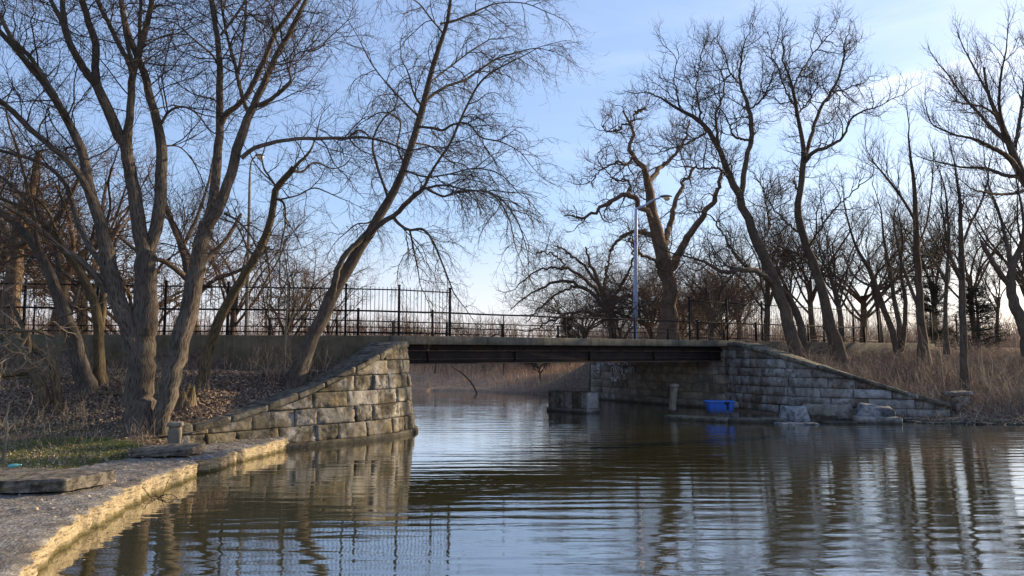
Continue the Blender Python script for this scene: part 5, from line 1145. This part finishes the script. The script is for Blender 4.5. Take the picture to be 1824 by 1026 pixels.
BG = [
 (1040, 64, 470, 'round', 0, 0, 'hazy round-crowned tree behind the low spreading one', 0.3, 1.0),
 (1110, 41, 455, 'round', 1, 1, 'small dense tree touching the blue-grey lamp pole', 2.1, 1.),
 (1165, 57, 450, 'round', 0, 0, 'brown dense tree just right of the lamp pole, behind it', 2.9, 1.1),
 (1290, 60, 430, 'round', 1, 0, 'reddish twiggy tree beneath the low arching limb of the leaning double trunk', 0.9, 1.2),
 (1235, 78, 455, 'round', 1, 0, 'far reddish crown between the gnarled trunk and the picket fence end', 5.1, 1.3),
 (1215, 66, 440, 'round', 0, 0, 'brown bushy tree right behind the big gnarled trunk', 3.3, 1.2),
 (1265, 40, 430, 'round', 1, 0, 'reddish-brown dense tree between the gnarled tree and the leaning double trunk', 4.4, 1.1),
 (1310, 66, 400, 'tall', 0, 0, 'hazy tall tree behind the crown fork of the leaning double trunk', 1.1, 1.1),
 (1365, 44, 350, 'tall', 1, 1, 'thin-stemmed tree with a wide crown between the two zigzag trees', .4, 1.),
 (1402, 46, 330, 'upr', 0, 1, 'tree holding the round bird nest', 2.2, 1.3),
 (1452, 50, 345, 'tall', 0, 1, 'tree showing just right of the zigzag tree snapped stub', 3.0, 1.),
 (1500, 42, 330, 'tall', 1, 1, 'dark tree filling the gap right of the zigzag trunk above the fence', 4.0, .9),
 (1535, 52, 370, 'round', 0, 1, 'twiggy dark crown behind the fence between zigzag tree and stem clump', 5.0, 1.),
 (1570, 48, 330, 'upr', 1, 1, 'fine upright tree behind the clump of curving stems', .9, 1.4),
 (1660, 48, 300, 'upr', 0, 1, 'fine upright tree between the two straight slim trunks', 1.9, 1.3),
 (1740, 44, 330, 'tall', 0, 1, 'shadowy tree behind the slim trunk by the stone seat', 2.9, .9),
 (1775, 54, 380, 'upr', 1, 1, 'faint upright tree against the pale glow near the right edge', 3.9, 1.3),
 (1850, 40, 280, 'tall', 1, 1, 'tree at the right edge behind the sweeping fan of branches', 5.2, 1.),
 (855, 75, 552, 'round', 0, 0, 'small sunlit tree on the horizon above the middle of the bridge rail', 1.6, 1.),
 (745, 80, 545, 'round', 1, 0, 'small distant tree seen through the last picket panel', 2.6, 1.1),
 (660, 70, 555, 'round', 0, 0, 'low distant tree behind the pickets right of the leaning trunk', 3.6, 1.3),
 (590, 60, 470, 'tall', 1, 0, 'hazy tree behind the leaning weeping trunk', 4.6, 1.),
 (500, 46, 400, 'round', 1, 0, 'sunlit tree behind the top bend of the crooked mossy tree', 5.6, 1.),
 (410, 50, 330, 'tall', 0, 0, 'tall brown tree just left of the amber-bowl lamp', .2, 1.),
 (235, 40, 330, 'round', 0, 0, 'warm-lit round tree behind the biggest trunk base', 2.4, 1.),
 (150, 42, 220, 'tall', 0, 0, 'tall pinkish tree behind the left great limb', 3.4, 1.),
 (0, 36, 190, 'tall', 1, 0, 'tall pink-brown tree at the left edge of the picture', 5.4, 1.1),
 (-70, 34, 260, 'round', 0, 0, 'wide tree just beyond the left edge whose twigs reach in', .8, 1.2),
]
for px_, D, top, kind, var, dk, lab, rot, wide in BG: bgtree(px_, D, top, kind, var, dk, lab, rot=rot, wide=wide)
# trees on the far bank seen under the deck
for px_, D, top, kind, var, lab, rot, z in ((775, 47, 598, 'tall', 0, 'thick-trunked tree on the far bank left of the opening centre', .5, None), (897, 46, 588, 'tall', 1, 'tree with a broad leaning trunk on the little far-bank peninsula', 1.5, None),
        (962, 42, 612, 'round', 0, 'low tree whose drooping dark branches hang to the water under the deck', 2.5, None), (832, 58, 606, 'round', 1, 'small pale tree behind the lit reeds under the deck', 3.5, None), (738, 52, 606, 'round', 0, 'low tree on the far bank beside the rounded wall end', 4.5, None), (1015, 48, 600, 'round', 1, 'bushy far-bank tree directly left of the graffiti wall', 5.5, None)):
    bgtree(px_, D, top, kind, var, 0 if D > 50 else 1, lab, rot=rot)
# ------------------------------------------------------------------ vegetation masses, litter, debris
def scatter_poly(n, x0, x1, y0, y1, test):
    out = []
    tot = 0
    while tot < n:
        x = R.uniform(x0, x1, n); y = R.uniform(y0, y1, n); m = test(x, y); out.append(np.stack([x[m], y[m]], 1)); tot += m.sum()
        if len(out) > 60: break
    return np.concatenate(out)[:n]
def blades(P, h0, h1, wd, lean, nseg=3, droop=.3):
    n = len(P); z = height(P[:, 0], P[:, 1]); B = np.column_stack([P, z-.01]); hh = R.uniform(h0, h1, n); a = R.uniform(0, 2*math.pi, n)
    ld = np.stack([np.cos(a), np.sin(a), np.zeros(n)], 1)*R.uniform(.1, lean, n)[:, None]; side = np.stack([-np.sin(a+R.normal(0, .6, n)), np.cos(a), np.zeros(n)], 1); side = norm(side)
    t = np.linspace(0, 1, nseg+1); V = []
    for q in t:
        c = B+hh[:, None]*(ld*q*q+np.array([0, 0, 1.])*(q-droop*np.linalg.norm(ld, axis=1)[:, None]*q*q)); ww = wd*(1-q*.85)
        V.append(c-side*ww); V.append(c+side*ww)
    V = np.stack(V, 1); k = 2*(nseg+1)
    f = np.array([[2*i, 2*i+1, 2*i+3, 2*i+2] for i in range(nseg)]); F = (f[None]+(np.arange(n)*k)[:, None, None]).reshape(-1, 4)
    return V.reshape(-1, 3), F, np.repeat(R.random(n), k)
def stuff(name, V, F, A, mat):
    o = mobj(name, V, F, mat, None, False, {'rnd': A}); prop(o, kind='stuff'); return o
# lawn
P = scatter_poly(52000, -13.5, -5.6, 8.0, 16.2, lambda x, y: (x < np.interp(y, inner[:, 1][4:], inner[:, 0][4:])-.05) & (sdist(x, y, pond) > .3) & (R.random(len(x)) < ss((15.9+.6*wob(x, y, 1.9)-y)/1.4)*(.55+.45*wob(x, y, 2.7))+.05))
stuff('grass', *blades(P, .03, .085, .005, .9, 2), M_grass)
# fallen leaves on the left bank
def leaves(P, s0, s1, lift=.01):
    n = len(P); z = height(P[:, 0], P[:, 1])+lift+R.random(n)*.02; c = np.column_stack([P, z]); u = norm(R.normal(0, 1, (n, 3))*[1, 1, .45]); v = norm(np.cross(u, norm(R.normal(0, .5, (n, 3))+[0, 0, 1]))); s = R.uniform(s0, s1, n)[:, None]
    w_ = np.cross(u, v)*s*.35*R.random((n, 1))
    V = np.stack([c-u*s, c-v*s*.6+w_, c+u*s, c+v*s*.6+w_], 1); return V.reshape(-1, 3), (np.arange(4)[None]+(np.arange(n)*4)[:, None]), np.repeat(R.random(n), 4)
P = scatter_poly(68000, -16, -3.0, 12.2, 21, lambda x, y: (y < near_y(x)-.02) & (sdist(x, y, pond) > .35) & ((x < -6.9) | (y > np.interp(x, wlx, wly)+.35)) & ((x < -6.9) | (x > -6.95)) & (R.random(len(x)) < ss((y-14.8)/1.2)+.02))
P2 = scatter_poly(6500, -12, -5.2, 8, 14.5, lambda x, y: x < np.interp(y, inner[:, 1][4:], inner[:, 0][4:]))
u_ = R.random(900)**1.6; kk = R.integers(60, 400, 900); pp = Iq[kk]*(1-u_[:, None])+Ej[kk]*u_[:, None]
LV = leaves(np.concatenate([P, P2]), .015, .042); L3 = leaves(pp, .012, .03); q3 = L3[0].reshape(-1, 4, 3); q3[:, :, 2] += (.305-height(pp[:, 0], pp[:, 1]))[:, None]
V, F, A = merge([LV, (q3.reshape(-1, 3), L3[1], L3[2])]); stuff('fallen_leaves', V, F, A, M_leaf)
# dead stalks on the left bank
def stems(P, h, wig, r, n=6, lean=.4, trop=(0, 0, .3), twg=2, tl=(.1, .35), rt=.003, sides=4, wet=False, zoff=-.04):
    z = height(P[:, 0], P[:, 1])+zoff; S = np.column_stack([P, z]); D = np.column_stack([R.normal(0, lean, (len(P), 2)), np.ones(len(P))])
    P1, R1_ = grow(S, D, R.uniform(*h, len(P)), np.full(len(P), r)*R.uniform(.6, 1.2, len(P)), n, wig, trop, .4); out = [(P1, R1_, sides)]
    if twg:
        q = sprout(P1, R1_, twg, .25, 1., .4, 1.1, *tl, rt, .3); out.append((*grow(*q, 3, wig, trop, .5), 3))
    return out
def stems_mesh(sets):
    out = []
    for P, Rr, sd in sets:
        V, F, _ = tubes(P, Rr, sd); out.append((V, F, np.repeat(R.random(len(P)), P.shape[1]*sd)))
    return merge(out)
P = scatter_poly(1500, -16, -6.5, 14.2, 19.5, lambda x, y: (y < near_y(x)-.3) & (x < -7+0*y) & (R.random(len(x)) < np.where(x < -8.0, 1., .35)))
stuff('dead_weeds', *stems_mesh(stems(P, (.12, .55), .12, .0045, twg=3, tl=(.05, .2))), M_straw)
# pale shrub, small brush clumps and saplings as individual plants
def shrub(name, label, px, py, D, n, h, spread, mat, r=.009, lean=.45, twg=4, cat='shrub', wig=.14):
    p = gnd(px, py, 0)*0+pix(px, py, D); xy = p[:2]; P = xy+R.normal(0, spread, (n, 2)); V, F, A = stems_mesh(stems(P, h, wig, r, 8, lean, (0, 0, .2), twg, (.15, .5), .0045)); c = np.array([*xy, hz(*xy)])
    o = mobj(name, V-c, F, mat, None, True, {'rnd': A}); o.location = [float(v) for v in c]; prop(o, label, cat); return o
shrub('bare_shrub', 'pale bare shrub with curved stems before the retaining wall, left of the leaning tree', 465, 672, 18.7, 24, (.6, 1.35), .22, M_twigp)
shrub('bare_shrub', 'reddish bare shrub around the foot of the leaning weeping tree', 558, 672, 19.2, 20, (.4, 1.0), .35, M_straw)
shrub('bare_shrub', 'small pale twiggy shrub right of the yellow mossy trunk foot', 163, 662, 18.4, 7, (.3, .6), .08, M_twigp)
shrub('bare_shrub', 'tuft of thin sprouts at the foot of the biggest left trunk', 262, 758, 15.0, 16, (.2, .6), .25, M_twigp, .005)
for px_, py_, D_, n_, h_, sp_, m_, lb in ((1500, 640, 30, 40, (.6, 1.9), .55, M_brush, 'tangled brown shrub at the foot of the tall zigzag tree'), (1585, 650, 28, 45, (.7, 2.1), .6, M_brush, 'reddish tangled shrub left of the straight slim trunks, against the railing end'),
    (1668, 640, 29, 50, (.8, 2.4), .6, M_brush, 'dense twiggy shrub between the two straight slim trunks'), (1765, 655, 27, 55, (.8, 2.6), .7, M_straw, 'large golden tangled shrub right of the slim trunk by the stone seat'),
    (1840, 690, 25, 40, (.6, 2.2), .6, M_straw, 'arching pale shrub at the right edge below the forked dark trunk'), (1650, 705, 25, 22, (.3, 1.0), .4, M_twigp, 'low pale shrub near the water just left of the stone seat')):
    shrub('bare_shrub', lb, px_, py_, D_, n_, h_, sp_, m_, r=.011, lean=.5, twg=9, wig=.2)
P = edge[6:][R.integers(0, len(edge)-6, 260)]+np.stack([R.exponential(.35, 260)+.05, R.normal(0, .8, 260)], 1); P = P[sdist(P[:, 0], P[:, 1], pond) < -.04]
P = np.concatenate([P, scatter_poly(160, 9, 20, 21.5, 24.8, lambda x, y: (sdist(x, y, pond) < -.05) & (sdist(x, y, pond) > -1.1))])
V, F, A = leaves(P, .012, .03); V[:, 2] = .004+.006*R.random(len(V)); stuff('floating_leaves', V, F, A, M_leaf)
sp = limbs_from_px([L_((6, 808, 6), (10, 785, 5.5), (13, 762, 5), (11, 745, 4), (16, 722, 3), t=.6), L_((13, 766, 4), (28, 752, 3.5, .1), (44, 738, 3, .1), (54, 720, 2, .1), t=.3)], 12.6)
tree('sapling', 'thin pale forked sapling at the left edge of the lawn', sp, dict(MAPLE, d1=4, l1=(.1, .3), r1=.005, d2=5, l2=(.05, .15), r2=.003, d3=4, r3=.002, l3=(.03, .08)), M_concpost, M_twigp, 1, flare=1.05, cat='sapling')
sp = limbs_from_px([L_((505, 690, 5), (507, 640, 5), (508, 600, 4.5), (511, 560, 4), (513, 500, 3), (505, 440, 2), t=.3), L_((508, 600, 3), (518, 570, 3, .2), (530, 545, 2, .4), t=.2)], 19)
tree('sapling', 'thin upright pale sapling just left of the leaning weeping trunk', sp, dict(UPR, r1=.008, l1=(.2, .7), r2=.004, r3=.003), M_concpost, M_twigp, 1, flare=1.05, cat='sapling')
# fallen limbs at the far left
F1 = limbs_from_px([L_((104, 712, 13, -.6), (98, 680, 15, -.6), (92, 645, 15, -.6), (82, 634, 14, -.5), (62, 622, 13, -.3), (44, 598, 12, 0), (30, 560, 8, .3), (10, 520, 5, .6), t=.5),
  L_((80, 700, 20, -.7), (66, 678, 19, -.7), (54, 655, 17, -.6), (50, 625, 14, -.5), (48, 596, 11, -.3), (20, 585, 10, 0), (-20, 580, 8, .2), t=.6),
  L_((54, 662, 12, -.6), (35, 665, 12, -.8), (5, 668, 12, -1.), (-40, 672, 11, -1.2), t=.7),
  L_((95, 600, 5, -.5), (60, 590, 5, -.8), (25, 592, 4, -1), (-10, 610, 3, -1.2), t=.1),
  L_((48, 600, 5, -.5), (30, 630, 4, -1), (10, 655, 3, -1.4), (-5, 680, 2, -1.6), t=.1),
  L_((66, 592, 5, -.3), (96, 570, 4, -.1), (130, 558, 3, 0), (165, 545, 2, .1), t=.1)], 16.6)
tree('broken_tree', 'low mossy collapsed tree with arching limbs at the left edge, on the leafy bank', F1, dict(MAPLE, l1=(.4, 1.2), d1=2.6, t1=(0, 0, -.3)), M_bark2, M_twigp, 2, flare=1.2)
def log(label, pts, D, name='fallen_log'):
    l = limbs_from_px([L_(*pts, t=.5)], D); P, r, _ = l[0]; P = P.copy(); P[:, 2] = height(P[:, 0], P[:, 1])+r*.5+.02; V, F, A = tubes(P[None], r[None], 10, .08); c = P[0]
    o = mobj(name, V-c, F, M_bark2, None, True, {'bark': A}); o.location = [float(v) for v in c]; prop(o, label, 'log'); return o
log('rotting log lying between the mossy foot and the biggest trunk', [(178, 706, 7), (205, 708, 9), (232, 706, 8)], 17.0)
log('long thin log lying on the leaves behind the collapsed tree', [(-20, 685, 8), (50, 690, 9), (130, 684, 7)], 17.8)
log('broken pale stick lying on the litter left of the biggest trunk', [(128, 752, 3), (155, 758, 3.5), (172, 765, 2.5)], 15.2)
# broken stump
p = pix(328, 706, 16.6); zb = hz(p[0], p[1]); n, m = 10, 20; g = []
for i in range(n):
    a = i/(n-1); th = np.arange(m)*2*math.pi/m; rr_s = .19*(1-.3*a)*(1+.16*np.sin(3*th+1)+.08*np.sin(7*th)); hh = .42*a*(1+(.35*np.sin(2*th)+.2*np.sin(5*th+1))*(a > .5)*a)
    g.append(np.column_stack([p[0]+rr_s*np.cos(th)*1.3, p[1]+rr_s*np.sin(th), zb-.08+hh]))
V = np.concatenate(g+[np.array([[p[0], p[1], zb+.12]])]); last = (n-1)*m
o = mobj('tree_stump', V-np.array([p[0], p[1], zb]), [grid_faces(n, m, 0, True), np.array([[last+k, last+(k+1) % m, n*m] for k in range(m)])], M_bark2, None, True, {'bark': V*1.}); o.location = (float(p[0]), float(p[1]), zb)
prop(o, 'short rotten stump with a jagged top on the leafy slope behind the concrete post', 'stump')
# drift twigs at the path edge
p = gnd(278, 885, .02); P = p[:2]+R.normal(0, .05, (14, 2)); S = np.column_stack([P, np.full(14, .0)]); D = np.column_stack([R.normal(.2, .8, (14, 2)), R.uniform(-.1, .8, 14)])
V, F, A = stems_mesh([(*grow(S, D, R.uniform(.15, .5, 14), np.full(14, .007), 6, .25, (0, 0, -.3), .4), 4)]); o = mobj('driftwood', V-p, F, M_twig, None, True, {'rnd': A}); o.location = [float(v) for v in p]; prop(o, 'dark tangle of drift twigs caught at the path edge in the water', 'driftwood')
# bird nest
p = pix(1402, 455, 46); n = 700; c = R.normal(0, 1, (n, 3)); c = norm(c)*R.uniform(.6, 1., (n, 1))*[.27, .27, .22]; S = p+c; D = norm(np.cross(c, R.normal(0, 1, (n, 3))))
V, F, A = stems_mesh([(*grow(S, D, R.uniform(.2, .45, n), np.full(n, .010), 4, .35, (0, 0, 0), .6), 3)]); o = mobj('bird_nest', V-p, F, M_twig, None, True, {'rnd': A}); o.location = [float(v) for v in p]; prop(o, 'round dark twig nest high in the bare tree between the two zigzag trees', 'nest')
# right bank: dry grass and brush
def rb(x, y): return (sdist(x, y, pond) > .15) & (y < near_y(x)-.05) & ((y > np.interp(x, wrx, wry)+.45) | (x > 14.4)) & (x/y < .80) & (x > 8.9)
_cl = lambda x, y: .5+.5*wob(x, y, 1.3)*wob(x, y, 2.9)
P = scatter_poly(36000, 8.9, 34, 22.8, 42, rb)
dd = sdist(P[:, 0], P[:, 1], pond); P = P[R.random(len(P)) < np.clip(.25+dd/4, 0, 1)*(.15+1.2*_cl(P[:, 0], P[:, 1])**1.5)]
stuff('dry_grass', *blades(P, .15, .6, .0075, 1.4, 4, .45), M_brush)
P = scatter_poly(6000, 8.9, 34, 22.8, 42, rb); dd = sdist(P[:, 0], P[:, 1], pond); P = P[R.random(len(P)) < np.clip(.2+dd/3, 0, 1)]
stuff('undergrowth', *stems_mesh(stems(P, (.25, 1.2), .2, .007, 6, .55, (0, 0, -.05), 5, (.15, .5), .0045, 3)), M_brush)
P = scatter_poly(1300, 8.9, 34, 22.8, 42, rb); stuff('brambles', *stems_mesh(stems(P, (.5, 1.5), .2, .008, 9, .8, (0, 0, -.35), 6, (.2, .7), .005, 4)), M_twigp)
P = scatter_poly(40000, 8.9, 30, 22.8, 40, rb); stuff('leaf_litter', *leaves(P, .02, .06), M_leaf)
# shoreline rubble and twigs on the right
P = scatter_poly(420, 12.6, 22, 22.9, 24.6, lambda x, y: np.abs(sdist(x, y, pond)) < .45)
mb = MB()
for q in P: s = R.uniform(.02, .075); bbox(mb, (*q, max(hz(*q), 0)+s*.2), (s*2, s*1.4, s), (*R.normal(0, 1, 2), 0), .01, s*.15, 2)
o = mb.build('shore_gravel', M_stoneR, None); prop(o, kind='stuff')
P = scatter_poly(500, 12.6, 22, 22.9, 24.6, lambda x, y: np.abs(sdist(x, y, pond)) < .6)
S = np.column_stack([P, np.maximum(height(P[:, 0], P[:, 1]), 0)+.03]); V, F, A = stems_mesh([(*grow(S, np.column_stack([R.normal(0, 1, (500, 2)), R.normal(.1, .2, 500)]), R.uniform(.2, .9, 500), np.full(500, .008), 6, .2, (0, 0, -.1), .4), 4)])
stuff('drift_twig_litter', V, F, A, M_straw)
# conifers right
def conifer(px, D, toppy, wd, label):
    p = pix(px, 620, D); zb = hz(p[0], p[1]); top = pix(px, toppy, D)[2]; H = top-zb; t = thing('conifer', (p[0], p[1], zb), label, 'conifer')
    P = catmull(np.array([[p[0], p[1], zb-.2], [p[0]+.05, p[1], zb+H*.5], [p[0], p[1], top]]), NP); V, F, A = tubes(P[None], np.linspace(.14, .02, NP)[None], 10, .05); mobj('trunk', V, F, M_bark3, t, True, {'bark': A})
    n = 90; tt = R.uniform(.05, .98, n); a = R.uniform(0, 6.28, n); S = np.column_stack([np.full(n, p[0]), np.full(n, p[1]), zb+H*tt]); D_ = np.column_stack([np.cos(a), np.sin(a), R.uniform(.0, .5, n)]); Ln = wd*(1-tt*.8)*R.uniform(.7, 1.1, n)
    P1, R1_ = grow(S, D_, Ln, np.full(n, .03), 8, .08, (0, 0, -.1), .2, tip=(0, 0, .4)); q = sprout(P1, R1_, 16, .15, 1., .5, 1., .25, .7, .009, .4); P2, R2_ = grow(*q, 4, .1, (0, 0, .1), .4)
    twigs_mesh('branches', [(P1, R1_, 4), (P2, R2_, 3)], M_twig, t, None)
    B, n2, _ = P2.shape; k = 13; ii = np.repeat(np.arange(B), k); f = R.random(B*k)*(n2-1); i = np.minimum(f.astype(int), n2-2); fr_ = (f-i)[:, None]; c = P2[ii, i]*(1-fr_)+P2[ii, i+1]*fr_; T = norm(P2[ii, i+1]-P2[ii, i])
    d = norm(T*.7+norm(R.normal(0, 1, c.shape))); s = norm(np.cross(d, R.normal(0, 1, c.shape)))*.008; l = R.uniform(.08, .14, (len(c), 1)); V = np.stack([c-s, c+s, c+d*l], 1).reshape(-1, 3)
    mobj('needles', V, np.arange(len(V)).reshape(-1, 3), M_needle, t, False, {'rnd': np.repeat(R.random(B*k), 3)})
conifer(1743, 38, 512, 2.0, 'dark bushy conifer behind the brush right of the slim trunk by the stone seat')
conifer(1664, 42, 505, 1.6, 'small dark conifer between the two straight slim trunks behind the fence')
conifer(1012, 62, 562, 1.6, 'small dull green conifer low behind the bridge rail left of the lamp')
# far bank brush: reeds and thickets beyond the bridge
def fb(x, y): return (sdist(x, y, pond) > .6) & (y > 36.5) & (y > near_y(x)+10.8)
P = scatter_poly(26000, -22, 14, 38, 62, fb); P = P[R.random(len(P)) < np.clip((sdist(P[:, 0], P[:, 1], pond)-.6)/2.5+.08, .04, 1)]
stuff('reeds', *blades(P, .2, .75, .012, .7, 3, .3), M_reed)
P = scatter_poly(5500, -30, 16, 46, 80, lambda x, y: (sdist(x, y, pond) > 3.5) & (y > near_y(x)+10)); stuff('thicket', *stems_mesh(stems(P, (.5, 1.35), .16, .014, 6, .35, (0, 0, .2), 6, (.4, 1.1), .009, 3)), M_brush)
P = np.concatenate([scatter_poly(4200, 8, 75, 45, 95, lambda x, y: (y > near_y(x)+12) & ~((x < 48) & (-.469*x+.883*y > 37) & (-.469*x+.883*y < 47))), scatter_poly(2600, -70, -12, 30, 80, lambda x, y: y > near_y(x)+11)]); stuff('brushwood', *stems_mesh(stems(P, (1.4, 4.6), .16, .020, 6, .35, (0, 0, .2), 7, (.5, 1.5), .012, 3)), M_brush)
# distant woods along the horizon
P = scatter_poly(3600, -150, 170, 95, 210, lambda x, y: np.ones(len(x), bool)); stuff('distant_woods', *stems_mesh(stems(P, (2.6, 7.), .10, .07, 6, .12, (0, 0, .5), 9, (1.2, 3.0), .035, 3, zoff=-.3)), M_brush)
# leaning dead branch in the far water
l = limbs_from_px([L_((850, 700, 4), (838, 680, 4, .2), (822, 664, 3, .4), (808, 655, 2, .5), t=.3)], 40.5)
tree('dead_branch', 'dead branch leaning out of the water at the tip of the far-bank peninsula', l, dict(LOCUST, d1=2, l1=(.3, .9), r1=.015, d2=3, l2=(.2, .5), r2=.008), M_bark3, M_twig, 1, flare=1., cat='branch')
# pale rail fence and bench far off under the deck
t = thing('rail_fence', (*pix(882, 668, 56)[:2], 1.), 'low sunlit rail fence in the distance under the middle of the deck', 'fence')
c = pix(882, 672, 56); 
for k in range(4): mb = MB(); q = c+np.array([k*.8-1.2, 0, 0]); z = hz(q[0], q[1]); bbox(mb, (q[0], q[1], z+.5), (.09, .09, 1.1), (1, 0, 0), .01); mb.build('post', M_whitest, t)
for zz_r in (.45, .9): mb = MB(); z = hz(c[0], c[1]); bbox(mb, (c[0], c[1]-.07, z+zz_r), (2.9, .04, .11), (1, 0, 0), .01); mb.build('rail', M_whitest, t)
print('faces', sum(len(m.polygons) for m in bpy.data.meshes))
